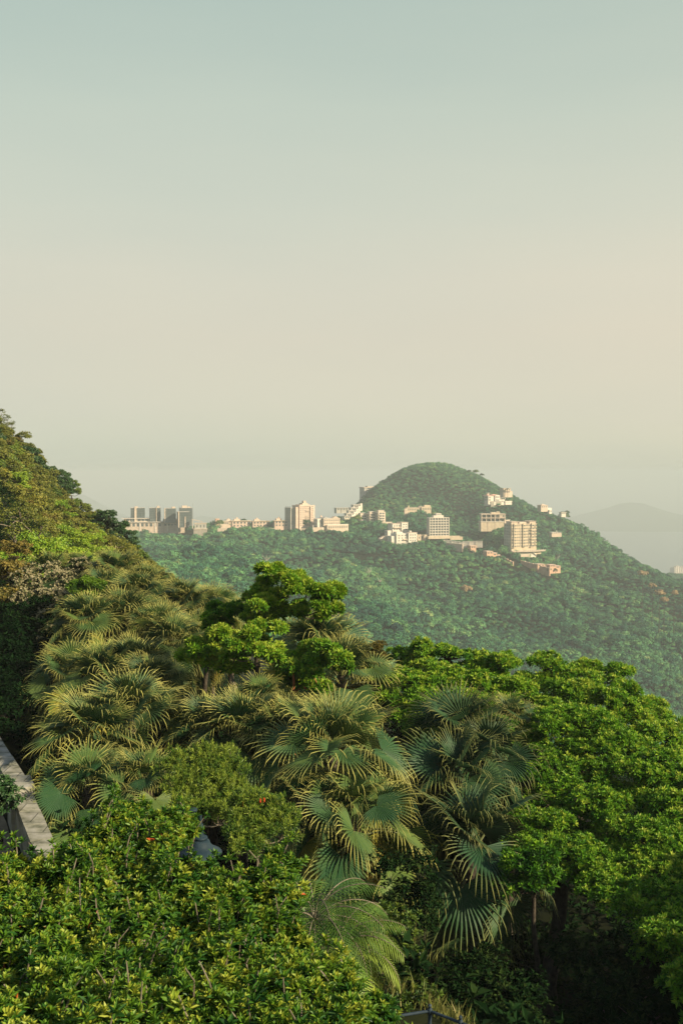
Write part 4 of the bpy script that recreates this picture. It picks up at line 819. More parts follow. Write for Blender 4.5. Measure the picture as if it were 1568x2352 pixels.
# --- far waterfront towers at the right edge and ships
for i, (px, w_, h) in enumerate([(1546,2.2,5),(1550,2.6,8),(1554,3.0,9),(1558,2.4,5.5),(1562,2.2,6),(1566,3,8.5),(1541,1.8,4)]):
    d = 2450+i*12; p_ = at(px, 1309, d); 
    b = B('tower_block', ['second from the left', 'third from the left', 'fourth and widest', 'fifth from the left', 'sixth from the left', 'last and beside the frame edge', 'lowest and first at the left'][i] + ' of the far pale waterfront towers', px, 1309, d, 20, 'tower', 'far pale tower blocks at the right edge')
    b.box('wall', 'white', -w_*b.k/2, w_*b.k/2, -5, 5, -30, h*b.k); b.box('roof_house', 'white', -.8, .8, -2, 2, h*b.k, h*b.k+2); b.done()
def ship(px, py, L, label):
    d = 400/((py-HY)/F0); p_ = at(px, py, d); o_ = empty('ship', (p_[0], p_[1], -400), R(-12), label, 'ship')
    hb = MB(); ys = [(-.5, .10), (-.3, .13), (.3, .13), (.45, .07), (.5, 0.01)]
    V = [(x*L, s_*y*L*.9, z) for z in (-1.5, 6) for s_ in (-1, 1) for x, y in ys]; n_ = 5
    hb.add(V, [(i, i+1, 10+i+1, 10+i) for i in range(4)] + [(5+i+1, 5+i, 15+i, 15+i+1) for i in range(4)] + [(10+i, 11+i, 16+i, 15+i) for i in range(4)] + [(0, 10, 15, 5)])
    hb.build('hull', BM['metal'], o_); MB().box(-.45*L, -.28*L, -.09*L, .09*L, 6, 22).box(-.4*L, -.36*L, -.02*L, .02*L, 22, 30).build('bridge', BM['white'], o_); MB().box(-.25*L, .35*L, -.09*L, .09*L, 6, 13).build('cargo', BM['white'], o_)
ship(342, 1124, 190, 'faint pale ship far out on the misty sea above the glass blocks'); ship(1284, 1139, 150, 'faint pale ship on the misty sea right of the hill'); ship(1252, 1134, 160, 'faint grey ship on the misty sea just right of the hilltop palms')

# ------------------------------------------------------------------ fan palms
def fan_frond(mb, pt, base, el, az, Lp, Rb, nseg=34, tint=.4, wood=None, roll=0, dry=0, r=random, tipk=1.0):
    """one costapalmate leaf: petiole from base in direction (el, az), a pleated fan, segment tips hanging"""
    ca, sa = math.cos(az), math.sin(az); out_ = np.array([ca, sa, 0]); side = np.array([-sa, ca, 0]); up = np.array([0, 0, 1.])
    # petiole bends down with age
    P = [np.array(base, float)]; e = el + .25
    for i in range(5):
        d = out_*math.cos(e) + up*math.sin(e); P.append(P[-1] + d*Lp/5); e -= .07 + (.07 if el < .3 else 0)
    P = np.array(P); pt.tube(P, np.linspace(.030, .014, 6), 4, .2 + .6*dry)
    hub = P[-1]; e2 = e - .05 - (.25*r.random() if el > .75 else r.uniform(.15, .85))
    ax = out_*math.cos(e2) + up*math.sin(e2)              # mid-line of the fan
    nrm = np.cross(ax, side); nrm = -nrm if nrm[2] < 0 else nrm
    if el < -.4: nrm = -nrm if nrm @ out_ < 0 else nrm
    sd = side*math.cos(roll) + nrm*math.sin(roll); nm = np.cross(ax, sd); nm = nm if nm @ nrm > 0 else -nm
    half = R(r.uniform(95, 150)); st = np.array([0.03, .24, .46, .60, .72, .86, 1.0]); split = .46
    VV, FF, TT, TP = [], [], [], []
    for k in range(nseg):
        f = (k+.5)/nseg*2-1; th = f*half; L = Rb*1.28*(1-.30*abs(f)**2)*r.uniform(.9, 1.1); dth = half/nseg
        d0 = ax*math.cos(th) + sd*math.sin(th) + nm*(-.06 + .30*abs(f)) ; d0 /= np.linalg.norm(d0)
        wd = -ax*math.sin(th) + sd*math.cos(th); p = hub.copy(); d = d0.copy(); dr = r.uniform(.7, 1.3)*(1.35 if r.random() < .25 else 1); bk = r.choice([.58, .70, .70, .84]) if el < .45 else r.choice([.70, .84, .84, .9]); dr *= .75 if el > .45 else 1; prev = 0; c = len(VV)*0
        rows = []
        for s in st:
            p = p + d*(s-prev)*L; prev_s, prev = prev, s
            if s <= split: hw = math.tan(dth)*s*L*.98
            else: hw = math.tan(dth)*split*L*.98*(1-(s-split)/(1-split))**.9*.72
            n2 = nm if s <= split else np.cross(d, wd); 
            if n2 @ nm < 0: n2 = -n2
            pl = hw*.55 if s > .05 else 0
            rows.append((p + wd*hw, p + n2*pl*1.0, p - wd*hw))
            if s >= bk: d = d + np.array([0, 0, -1])*dr*.95; d /= np.linalg.norm(d)
            elif s > .4: d = d + np.array([0, 0, -1])*.10*dr; d /= np.linalg.norm(d)
        V = np.array(rows).reshape(-1, 3); n = len(st)
        Fq = [(3*i+a, 3*i+a+1, 3*i+a+4, 3*i+a+3) for i in range(n-1) for a in (0, 1)]
        base_i = sum(len(v) for v in VV) if False else k*3*n
        VV.append(V); FF.append(np.array(Fq)+base_i); TT.append(np.full(3*n, tint + r.uniform(-.06, .06))); TP.append(np.repeat(np.clip((st-.58)/.3, 0, 1)*(.70+.30*dry)*tipk*r.uniform(.7, 1.1) + .15*dry, 3))
    mb.add(np.concatenate(VV), np.concatenate(FF), np.clip(np.concatenate(TT), 0, 1), np.clip(np.concatenate(TP), 0, 1))
def palm_meshes(seed, nf=34, Lp=1.15, Rb=1.1, spread=(1.25, -.75), skirt=0, nseg=34, dt=0, tipk=1.0):
    r = random.Random(seed); mb, pt = MB(), MB()
    for i in range(nf):
        f = i/(nf-1); el = spread[0] + (spread[1]-spread[0])*f**1.1 + r.uniform(-.16, .16); az = i*2.39996 + r.uniform(-.25, .25)
        old = f > .78; t_ = .34 + .36*r.random() + (.25*r.random() if f > .5 else 0); dry = .5 if (old and r.random() < .5) else r.uniform(0, .25)
        if r.random() < .06: t_ = .70
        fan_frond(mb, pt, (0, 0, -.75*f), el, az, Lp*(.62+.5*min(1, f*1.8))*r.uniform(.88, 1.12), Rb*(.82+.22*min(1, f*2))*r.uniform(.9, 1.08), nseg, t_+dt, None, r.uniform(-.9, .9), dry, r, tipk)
    for i in range(skirt):
        fan_frond(mb, pt, (0, 0, -.5), -.9 + r.uniform(-.2, .1), i*2.4 + r.uniform(-.3, .3), Lp*.9, Rb, nseg-6, .93, None, r.uniform(-.5, .5), 1.0, r)
    return mb.mesh('crown', M['palm']), pt.mesh('petioles', M['petiole'], True)
PM = [palm_meshes(101, 44, 1.15, .92, (1.35, -1.0)), palm_meshes(102, 40, 1.05, .96, (1.35, -1.0)), palm_meshes(103, 48, 1.2, .92, (1.4, -1.2), 4), palm_meshes(104, 36, 1.05, .96, (1.2, -1.3), 3), palm_meshes(105, 40, 1.1, .98, (1.3, -1.0)), palm_meshes(106, 24, 1.15, 1.25, (1.3, -1.2), 0, 34, -.28, .45)]  # last variant: darker, less tipped leaves stand in for shade
def infl_mesh(seed):
    r = np.random.default_rng(seed); mb = MB()
    for i in range(60):
        a = r.uniform(0, 6.28); e = r.uniform(-.9, .9); L = r.uniform(.15, .42); d = np.array([math.cos(a)*math.cos(e), math.sin(a)*math.cos(e), math.sin(e)])
        p = d*r.uniform(0, .15); P = [p, p+d*L*.5, p+d*L+np.array([0, 0, -.12])]; mb.tube(P, [.014, .012, .006], 4)
        for q in range(4): c = P[1] + (P[2]-P[1])*r.random() + r.normal(0, .02, 3); mb.box(c[0]-.013, c[0]+.013, c[1]-.013, c[1]+.013, c[2]-.013, c[2]+.013)
    return mb.mesh('flower_cluster', M['fruit'])
INF = infl_mesh(5)
TRK = {}
def fan_palm(px, py, d, scale, var, rz, label, infl=None):
    c = at(px, py, d); zg = float(H(c[0], c[1])[0]); h = max(c[2]-zg, 1.0); root = empty('fan_palm', (c[0], c[1], zg), rz, label, 'palm', 'fan palms crowded on the slope')
    hk = round(h, 1)
    if hk not in TRK:
        m = MB(); zs = np.linspace(-.3, h, 14); m.tube(np.c_[.05*np.sin(zs*.8), .04*np.cos(zs*.6), zs], .13 + .02*np.sin(np.arange(14)*2.1), 10); m.tube([(0, 0, h-.9), (0, 0, h-.3), (0, 0, h+.15)], [.14, .2, .1], 8); TRK[hk] = m.mesh('trunk', M['bark'], True)
    tr = bpy.data.objects.new('trunk', TRK[hk]); COL.objects.link(tr); tr.parent = root
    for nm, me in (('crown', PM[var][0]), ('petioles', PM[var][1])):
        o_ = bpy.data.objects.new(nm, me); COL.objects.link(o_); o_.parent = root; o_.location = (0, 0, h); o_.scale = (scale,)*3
    if infl:
        for q in infl:
            o_ = bpy.data.objects.new('flower_cluster', INF); COL.objects.link(o_); o_.parent = root; a_ = q[0]-rz; o_.location = (math.cos(a_)*q[1], math.sin(a_)*q[1], h+q[2]); o_.scale = (q[3],)*3
    return root
PALMS = [
 (762,1745,24,1.08,2,0.2,'largest fan palm in the middle, its crown lit all over, with drooping cream leaf tips'),
 (810,1890,22.6,1.0,3,1.3,'fan palm with straw coloured hanging lower leaves just under the largest fan palm'),
 (695,1850,23,.7,3,2.2,'small drooping fan palm left under the largest fan palm, right of the bottlebrush shrub'),
 (560,1690,25.8,.88,1,2.6,'fan palm between the largest fan palm and the left group, above the twiggy round shrub'),
 (655,1690,25.6,.75,0,3.6,'small fan palm squeezed against the left side of the largest fan palm'),
 (490,1690,26.5,.85,4,4.1,'fan palm just right of the left front palm, above the twiggy round shrub'),
 (300,1665,27,1.05,0,5.0,'big fan palm at the front of the left group with many hanging yellow tips'),
 (215,1700,26,.92,1,.9,'dark green fan palm low on the left group, beside the stone wall'),
 (375,1700,28.5,.8,2,1.9,'fan palm partly behind the big one at the front of the left group'),
 (205,1820,23.5,.85,3,2.9,'lowest fan palm at the left, its leaves hanging over the stone wall'),
 (335,1810,23.5,.75,3,.5,'low yellowish fan palm directly above the top of the glossy shrub'),
 (290,1440,38,1.08,0,1.1,'fan palm with an orange flower cluster at the middle of the upper left group'),
 (205,1440,37,.95,1,2.1,'fan palm edging the upper left group, leaves reaching over the dark hollow'),
 (370,1460,37,.85,2,3.3,'fan palm at the right of the flowering one in the upper left group'),
 (245,1370,42,.95,4,4.4,'fan palm right of the small round bright green tree, upper left group'),
 (318,1385,41,.95,0,5.2,'fan palm in the upper middle of the upper left group, just above the flowering palm'),
 (272,1325,46,.95,1,.3,'topmost fan palm of the upper left group below the olive trees'),
 (340,1350,45,.8,4,3.1,'fan palm on the upper right rim of the upper left group beside the brown bushes'),
 (120,1325,48,.85,2,1.5,'small fan palm showing above the cream blossoming tree at the left'),
 (180,1318,49,.8,1,4.7,'small fan palm behind the right part of the cream blossoming tree'),
 (165,1560,32,.95,3,5.7,'shaded fan palm spreading left into the dark hollow, above the dark one by the wall'),
 (240,1575,31,.95,0,.8,'fan palm midway between the upper left group and the front group'),
 (310,1545,32,.9,1,2.4,'fan palm with upright folded leaves between the flowering palm and the front group'),
 (350,1585,30,.8,4,3.9,'small fan palm right of the middle left palms, beside the bright leaved trees'),
 (422,1400,43,.95,0,4.9,'first fan palm of the rear row behind the bright leaved trees'),
 (485,1408,45,.9,2,.1,'second fan palm of the rear row behind the bright leaved trees'),
 (530,1420,47,.8,1,1.7,'last fan palm of the rear row, half hidden by the tallest bright leaved tree'),
 (400,1490,36,.9,4,2.7,'fan palm between the flowering palm and the bright leaved trees'),
 (455,1470,38,.8,1,5.5,'fan palm mostly hidden behind the left bright leaved tree'),
 (735,1505,34,1.15,0,.6,'tall fan palm with a pale fringe of hanging tips behind the tallest bright leaved tree'),
 (785,1560,31.5,.95,2,1.8,'fan palm on the right rim below the palm with the pale fringe'),
 (600,1615,27.4,.6,3,3.0,'small fan palm with yellow leaves under the trunk of the tallest bright leaved tree'),
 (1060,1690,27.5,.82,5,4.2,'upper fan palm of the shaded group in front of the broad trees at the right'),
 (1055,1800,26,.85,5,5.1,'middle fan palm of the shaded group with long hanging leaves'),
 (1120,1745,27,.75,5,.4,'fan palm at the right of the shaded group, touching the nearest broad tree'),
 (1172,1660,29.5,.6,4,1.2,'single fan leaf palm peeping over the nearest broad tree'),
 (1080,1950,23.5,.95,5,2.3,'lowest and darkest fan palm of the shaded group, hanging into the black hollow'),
]
for i, (px, py, d, s_, v_, rz, l) in enumerate(PALMS):
    inf = {11: [(-1.4, .8, -.5, 1.3), (-1.0, .9, -1.0, 1.1), (-2.4, .8, -.5, .9)], 6: [(-1.6, .7, -1.2, .8)], 0: [(-1.5, .7, -1.0, 1.1), (-1.3, .9, -1.5, 1.0)]}.get(i)
    fan_palm(px, py, d, s_, v_, rz, l, inf)

# ------------------------------------------------------------------ leaf kinds
r_ = np.random.default_rng(11)
T_ros = [rosette_tpl(9, .17, .055, (12, 72), r=r_, n=1) for _ in range(4)]          # glossy tree rosettes
T_bush = [rosette_tpl(11, .115, .036, (15, 80), r=r_, n=2, fold=.25) for _ in range(5)]
T_small = [rosette_tpl(5, .22, .10, (5, 60), r=r_, n=1) for _ in range(4)]          # broad small leaf sprays for far trees
T_card = [rosette_tpl(3, .30, .16, (0, 50), r=r_, n=1) for _ in range(4)]
T_needle = [rosette_tpl(12, .075, .013, (10, 85), r=r_, n=1, whorl=.9) for _ in range(4)]
T_puff = [rosette_tpl(6, .10, .09, (0, 80), r=r_, n=1, whorl=.3) for _ in range(3)]

# ------------------------------------------------------------------ bright leaved trees in the middle
def pads(lst, d, fx=lambda x: 551+.1953*x, fy=lambda y: 1274+.1953*y, k=.1953, seed=1, depth=.9):
    r = random.Random(seed); o = []
    for cx_, cy_, rx_, ry_ in lst:
        dd = d + r.uniform(-depth, depth); m_ = dd/F0*k; o.append((at(fx(cx_), fy(cy_), dd), (rx_*m_, rx_*m_*.95, ry_*m_)))
    return o
L1 = [(290,190,110,60),(440,170,50,30),(520,270,110,55),(680,270,70,40),(760,340,70,45),(600,340,110,60),(620,440,90,60),(790,430,80,45),(900,430,80,45),(1000,440,90,45),(1110,400,85,50),(1165,440,40,50),(1080,520,100,60),(950,540,90,45),(1130,660,75,70),(940,640,80,50),(960,740,60,40),(720,610,80,50),(700,690,110,60),(460,620,100,60),(420,720,90,70),(430,880,110,60),(250,430,100,60),(130,530,90,60),(300,560,120,60),(200,640,110,60),(330,330,100,60),(450,480,90,50),(100,780,80,60),(210,880,80,50),(300,760,110,60),(330,640,110,60)]
tx = at(592, 1640, 29.5); zg = float(H(tx[0], tx[1])[0])
tree_thing('tree', (tx[0], tx[1], zg), pads(L1, 29.5, seed=3), T_ros, M['banyan'], M['bark'], 'tallest bright green tree in the middle, layered leaf pads stretching right over the palms', group='bright leaved trees among the palms',
           sub=10, ros=15, rsz=1.15, tint=.70, tv=.14, subr=.5, flat=.75, trunk_r=.10, fork=at(590,1500,29.5), limb_r=.04, updraw=.6)
c6 = dict(fx=lambda x: (850+x/2.09)*.6125, fy=lambda y: (2050+y/2.09)*.6125, k=.293)
L2 = [(60,500,90,40),(-20,520,90,40),(-90,500,70,40),(-130,560,50,35),(-120,640,60,45),(-10,600,50,30)]
L2b = [(-180,820,110,60),(-100,760,80,50),(-150,900,90,50),(-290,870,100,45),(-230,770,60,40),(0,740,110,50),(100,780,100,50),(60,860,110,50),(110,950,90,50),(20,960,90,45),(240,740,80,50),(280,830,90,50),(370,830,80,45),(340,880,90,50),(250,650,60,50),(-60,680,70,40),(190,690,60,40)]
L3 = [(560,880,80,55),(640,810,70,40),(720,790,80,40),(810,820,80,45),(890,880,80,50),(930,940,60,45),(520,960,90,55),(620,960,100,60),(700,900,90,50),(800,900,80,50),(680,1000,80,45),(500,1040,80,50),(590,1080,70,35),(740,1110,70,35),(460,950,60,50)]
tx = at(470, 1620, 31); tree_thing('tree', (tx[0], tx[1], float(H(tx[0], tx[1])[0])), pads(L2, 31, seed=4, **c6), T_ros, M['banyan'], M['bark'], 'flat topped dark green tree left of the tallest bright green tree', group='bright leaved trees among the palms', sub=9, ros=15, rsz=1.1, tint=.48, tv=.12, subr=.5, trunk_r=.08, fork=at(478,1500,30.8), limb_r=.03)
tx = at(560, 1640, 29); tree_thing('tree', (tx[0], tx[1], float(H(tx[0], tx[1])[0])), pads(L2b, 28.6, seed=5, **c6), T_ros, M['banyan'], M['palebark'], 'low spreading yellow green tree below and left of the tallest bright green tree', group='bright leaved trees among the palms', sub=10, ros=16, rsz=1.15, tint=.72, tv=.14, subr=.5, trunk_r=.09, fork=at(540,1575,28.6), limb_r=.03)
tx = at(668, 1640, 28.4); tree_thing('tree', (tx[0], tx[1], float(H(tx[0], tx[1])[0])), pads(L3, 28.2, seed=6, **c6), T_ros, M['banyan'], M['redbark'], 'round green tree in front of the palm with the pale fringe', group='bright leaved trees among the palms', sub=10, ros=16, rsz=1.15, tint=.60, tv=.14, subr=.5, trunk_r=.09, fork=at(672,1590,28.3), limb_r=.03)

# ------------------------------------------------------------------ broad glossy trees on the right
GR = 'broad glossy trees at the right'
def broad(poly, dfun, spacing, rad, base_px, label, seed, sub, ros, rsz, tint, trunk_r, fork, **k):
    tx = at(*base_px); z = float(H(tx[0], tx[1])[0])
    rj = random.Random(seed+5)
    return tree_thing('tree', (tx[0], tx[1], z), dome_lobes(poly, lambda x, y: dfun(x, y)+rj.uniform(-.6, .6), spacing, rad, .5, seed), T_ros, M['banyan'], M['bark'], label, group=GR, sub=sub, ros=ros, rsz=rsz, tint=tint, tv=.13, subr=.42, flat=.62, trunk_r=trunk_r, fork=fork, limb_r=.05, updraw=.55, tintlobe=.06, zmin=-.15, **k)
P1 = [(868,1570),(878,1525),(900,1508),(940,1496),(1010,1497),(1070,1513),(1130,1515),(1190,1530),(1200,1600),(1180,1665),(1100,1690),(1000,1690),(920,1660),(875,1620)]
broad(P1, lambda x, y: 34.5 - (y-1495)*.035 + abs(x-1020)*.004, 38, .66, (1020,1800,33), 'left one of the broad glossy trees, beside the largest fan palm', 31, 12, 17, 1.15, .64, .2, at(1020,1640,34))
P2 = [(1195,1545),(1215,1528),(1290,1535),(1330,1525),(1400,1533),(1437,1552),(1460,1600),(1478,1645),(1500,1700),(1400,1710),(1300,1690),(1210,1650),(1190,1600)]
broad(P2, lambda x, y: 38 - (y-1520)*.03, 38, .74, (1330,1850,37), 'middle broad glossy tree behind, the one with the bumpy top edge', 32, 12, 17, 1.3, .66, .25, at(1330,1650,37))
P4 = [(1468,1620),(1500,1640),(1545,1670),(1590,1700),(1700,1760),(1700,1850),(1600,1800),(1500,1720),(1480,1680)]
broad(P4, lambda x, y: 40 - (y-1620)*.03, 40, .8, (1580,1950,38), 'rearmost broad glossy tree running down to the right edge of the picture', 33, 12, 17, 1.35, .70, .25, at(1570,1800,38))
P3 = [(1150,1665),(1200,1655),(1290,1645),(1330,1650),(1400,1680),(1480,1710),(1560,1770),(1640,1830),(1800,1950),(1850,2150),(1800,2380),(1640,2340),(1575,2260),(1520,2170),(1440,2110),(1390,2070),(1330,2050),(1300,1995),(1215,1965),(1185,1900),(1215,1830),(1190,1750)]  # crown extended out of view on the right to block the sun
broad(P3, lambda x, y: 29.5 - (y-1650)*.018, 42, .66, (1235,2260,22.0), 'nearest and widest broad glossy tree, arching over a black hollow', 34, 14, 19, .95, .60, .19, at(1290,2030,24.2))
P5 = [(1185,1990),(1240,1975),(1260,2010),(1240,2050),(1195,2040)]
tx = at(1228, 2330, 22.4)
tree_thing('tree', (tx[0], tx[1], float(H(tx[0], tx[1])[0])), dome_lobes(P5, lambda x, y: 22, 30, .4, .7, 9), T_ros, M['banyan'], M['bark'], 'small dim tree at the mouth of the black hollow beside the darkest palm', group=GR, sub=8, ros=10, rsz=.9, tint=.4, trunk_r=.06, limb_r=.03)
# small tree with orange old leaves
tx = at(855, 1640, 33)
tree_thing('tree', (tx[0], tx[1], float(H(tx[0], tx[1])[0])), [(at(845,1495,33),(.4,.4,.3)),(at(866,1492,33),(.35,.35,.25)),(at(858,1515,33),(.4,.4,.3)),(at(840,1512,33),(.25,.25,.2)),(at(872,1510,33.5),(.25,.25,.2))], T_ros, M['rust'], M['bark'], 'small tree with orange old leaves between the largest palm and the left broad tree', sub=7, ros=12, rsz=.7, tint=.35, tv=.3, trunk_r=.06, limb_r=.025)

# ------------------------------------------------------------------ left hillside wood: single trees
KIN = {}
def kind_tree(key, mat, seed, lobes_n, tpls, rsz, tint, shape, sub=8, ros=22, bark='bark', flat=.75, tv=.13, **k):
    r = random.Random(seed); lb = []
    W_, Hh = shape
    for i in range(lobes_n):
        a = i*2.4 + r.uniform(-.4, .4); q = math.sqrt((i+.5)/lobes_n); z = Hh*(1-.75*q*q) + r.uniform(-.12, .1)*Hh
        lb.append(((math.cos(a)*q*W_, math.sin(a)*q*W_, z), (W_*.42*r.uniform(.8, 1.2),)*2 + (W_*.34*r.uniform(.8, 1.15),)))
    for i in range(lobes_n//3):
        a = i*2.1+1; lb.append(((math.cos(a)*W_*.75, math.sin(a)*W_*.75, Hh*.25), (W_*.4, W_*.4, W_*.32)))
    Lf, Wd = crown_and_wood(lb, (0, 0, 0), tpls, sub=sub, ros=ros, rsz=rsz, tint=tint, tv=tv, flat=flat, trunk_r=.13, limb_r=.05, tintlobe=.06, twigs=k.pop('twigs', False), **k)
    KIN[key] = (Lf.mesh('crown', M[mat]), Wd.mesh('trunk', M[bark], True), Hh + W_*.3, W_)
kind_tree('olive', 'olive', 1, 11, T_card, .85, .5, (2.4, 3.6), ros=30)
kind_tree('olive2', 'olive', 2, 9, T_card, .7, .42, (2.0, 3.2), ros=30, tv=.18)
kind_tree('lime', 'lime', 3, 12, T_card, .75, .52, (2.6, 2.8), flat=.6, ros=30)
kind_tree('mid', 'mid', 4, 11, T_card, .9, .5, (2.3, 3.8), ros=30)
kind_tree('mid2', 'mid', 5, 9, T_card, .8, .4, (2.0, 3.0), ros=28)
kind_tree('dark', 'dark', 6, 12, T_card, 1.0, .5, (2.2, 4.2), ros=30)
kind_tree('rust', 'rust', 7, 10, T_card, .7, .45, (2.1, 3.3), ros=26, tv=.2)
kind_tree('twig', 'olive', 8, 10, T_card, .55, .35, (2.2, 3.4), ros=13, bark='palebark', twigs=True)
SK = {}
def slope_tree(px, py, d, key, s_, label, group='trees crowding the left hillside'):
    """px, py: the middle of the crown"""
    c = at(px, py, d); zg = float(H(c[0], c[1])[0]); crown, trunk, hh, W_ = KIN[key]; z0 = c[2] - hh*.62*s_
    root = empty('tree', (c[0], c[1], min(z0, zg+1.5)), random.uniform(0, 6.28), label, 'tree', group)
    up = z0 - root.location[2]
    tr = bpy.data.objects.new('trunk', trunk); cr = bpy.data.objects.new('crown', crown)
    for o_ in (tr, cr): COL.objects.link(o_); o_.parent = root; o_.location = (0, 0, up); o_.scale = (s_, s_, s_*random.uniform(.9, 1.1))
    if up > .5: # bole down to the slope
        key_ = round(up, 1)
        if key_ not in SK: SK[key_] = MB().tube([(0, 0, -.5), (0, 0, key_)], [.2, .16], 7).mesh('bole', M['bark'], True)
        b_ = bpy.data.objects.new('bole', SK[key_]); COL.objects.link(b_); b_.parent = root
    return root
named = [
 (3,962,126,'twig',.75,'thin topmost tree at the very left edge, its wispy top above the brown crest'),
 (10,1000,124,'rust',.9,'reddish brown bush on the crest at the left edge under the wispy tree'),
 (45,1015,128,'olive',.95,'olive tree on the crest right of the reddish brown bush'),
 (70,1040,130,'olive2',.8,'small olive tree where the left crest drops steeply'),
 (140,1100,142,'dark',.95,'dark green tree standing clear against the sky on the left crest'),
 (118,1092,140,'dark',.6,'smaller dark green tree touching the one clear against the sky'),
 (165,1118,143,'mid',.55,'small tree leaning right below the dark tree clear against the sky'),
 (250,1200,118,'dark',.95,'dark leafy tree with pale flowers on the left slope, nearest the glass blocks'),
 (278,1222,118,'dark',.75,'dark leafy tree at the edge of the left slope against the far forest'),
 (228,1192,120,'mid2',.7,'small green tree left of the dark leafy tree with pale flowers'),
 (95,1268,62,'lime',.95,'bright lime green tree, largest of the lime patch above the palms'),
 (50,1280,60,'lime',.8,'lime green tree left of the largest lime tree'),
 (150,1285,62,'lime',.9,'lime green tree with tiered clumps right of the largest lime tree'),
 (190,1240,76,'lime',.7,'small lime green tree behind the tiered one'),
 (205,1300,58,'lime',.6,'darker lime bush at the lower right of the lime patch'),
 (240,1262,80,'twig',1.1,'umbrella shaped olive tree with visible forking branches on the left slope'),
 (275,1285,82,'olive',.85,'olive tree right of the umbrella shaped tree'),
 (310,1290,95,'mid2',.9,'green brown bush on the right rim of the left slope'),
 (340,1310,95,'olive2',.9,'brown olive bush on the right rim of the left slope'),
 (355,1335,90,'rust',.8,'brown bush lowest on the right rim of the left slope'),
 (330,1345,80,'olive',.8,'round olive bush just above the palms on the right rim'),
 (20,1200,66,'twig',1.3,'large brownish tree with bare pale twigs at the left edge'),
 (15,1330,44,'rust',.72,'orange brown tree with an orange trunk at the left edge beside the cream blossoming tree'),
 (30,1275,50,'rust',.6,'orange brown bush above the orange trunked tree at the left edge'),
]
for px, py, d, key, s_, l in named: slope_tree(px, py, d, key, s_, l)
# the rest of the slope wood: trees that nothing in the photo tells apart
SIL = [(-40,930),(0,985),(30,1010),(60,1030),(95,1070),(110,1105),(130,1130),(180,1150),(215,1185),(250,1215),(290,1250),(330,1290),(365,1335),(375,1375)]
def slope_depth(px, py):
    top = np.interp(px, [a[0] for a in SIL], [a[1] for a in SIL]); bot = 1330
    f = min(max((py-top)/max(bot-top, 30), 0), 1); far = np.interp(px, [0, 100, 200, 300, 370], [126, 138, 150, 140, 110]); return far + (60-far)*f**.8
rr = random.Random(42); got = [(n_[0], n_[1], n_[4]*40) for n_ in named]; cnt = 0
LAB = {'olive': 'olive green tree in the dense wood on the left hillside', 'olive2': 'dull olive tree with fine foliage in the dense wood on the left hillside', 'mid': 'mid green tree in the dense wood on the left hillside', 'mid2': 'small leafy green tree in the dense wood on the left hillside', 'dark': 'deep green tree in the dense wood on the left hillside', 'rust': 'brownish tree in the dense wood on the left hillside', 'twig': 'thin leaved twiggy tree in the dense wood on the left hillside', 'lime': 'yellow green tree scattered in the dense wood on the left hillside'}
for _ in range(9000):
    px = rr.uniform(-60, 385); py = rr.uniform(960, 1400); top = np.interp(px, [a[0] for a in SIL], [a[1] for a in SIL])
    if py < top + 14 or (py > 1300 + max(0, (px-250)*.6)): continue
    d = slope_depth(px, py); rad = 2.5*F0/d*.62
    if any((px-a)**2 + ((py-b)*1.5)**2 < (rad*.72)**2 for a, b, c_ in got): continue
    got.append((px, py, rad)); u = rr.random(); key = 'olive' if u < .28 else 'olive2' if u < .46 else 'mid' if u < .60 else 'mid2' if u < .72 else 'dark' if u < .82 else 'rust' if u < .87 else 'twig' if u < .95 else 'lime'
    if 1225 < py < 1330 and px < 215: key = 'lime' if u < .7 else 'mid'
    elif px < 70 and py > 1100: key = 'olive' if u < .5 else 'rust' if u < .75 else 'twig'
    slope_tree(px, py + 4, d, key, rr.uniform(.75, 1.05), LAB[key]); cnt += 1
print('slope trees', cnt)

# cream blossoming tree, its dark lower bushes, small round tree
def near_tree(px, py, d, poly, dfun, spacing, rad, mat, bark, tpls, label, seed, base_py, cat='tree', name='tree', **k):
    tx = at(px, base_py, d); z = float(H(tx[0], tx[1])[0]); z = min(z, at(px, py, d)[2]-.8)
    return tree_thing(name, (tx[0], tx[1], z), dome_lobes(poly, dfun, spacing, rad, .8, seed), tpls, mat, bark, label, cat, **k)
near_tree(110,1380,43,[(40,1330),(70,1310),(100,1300),(135,1300),(160,1320),(165,1370),(130,1400),(120,1460),(90,1480),(70,1450),(45,1400)], lambda x,y: 44-(y-1300)*.02, 19, .42, M['cream'], M['bark'], T_puff, 'tree covered in cream blossom at the left, among the palms', 51, 1500, sub=8, ros=16, rsz=.72, tint=.5, tv=.22, trunk_r=.08, limb_r=.03)
near_tree(190,1318,47,[(160,1310),(185,1295),(215,1300),(240,1315),(225,1335),(190,1335),(165,1330)], lambda x,y: 47, 13, .4, M['cream'], M['bark'], T_puff, 'smaller cream blossoming bush right of the larger blossoming tree', 52, 1400, sub=8, ros=20, rsz=.9, tint=.4, tv=.25, trunk_r=.06, limb_r=.03)
near_tree(95,1430,41,[(20,1400),(70,1390),(130,1400),(135,1470),(100,1520),(60,1500),(20,1450)], lambda x,y: 42-(y-1400)*.02, 22, .55, M['under'], M['bark'], T_small, 'dark leafy bush under the cream blossoming tree', 53, 1580, sub=8, ros=20, rsz=.9, tint=.3, tv=.15, trunk_r=.06, limb_r=.03, cat='bush', name='bush')
near_tree(202,1348,41,[(175,1350),(190,1335),(215,1335),(232,1350),(225,1365),(195,1368),(178,1362)], lambda x,y: 40.5, 10, .32, M['lime'], M['bark'], T_ros, 'small round bright green tree above the upper left palms', 54, 1440, sub=8, ros=16, rsz=.8, tint=.3, tv=.12, trunk_r=.05, limb_r=.02)
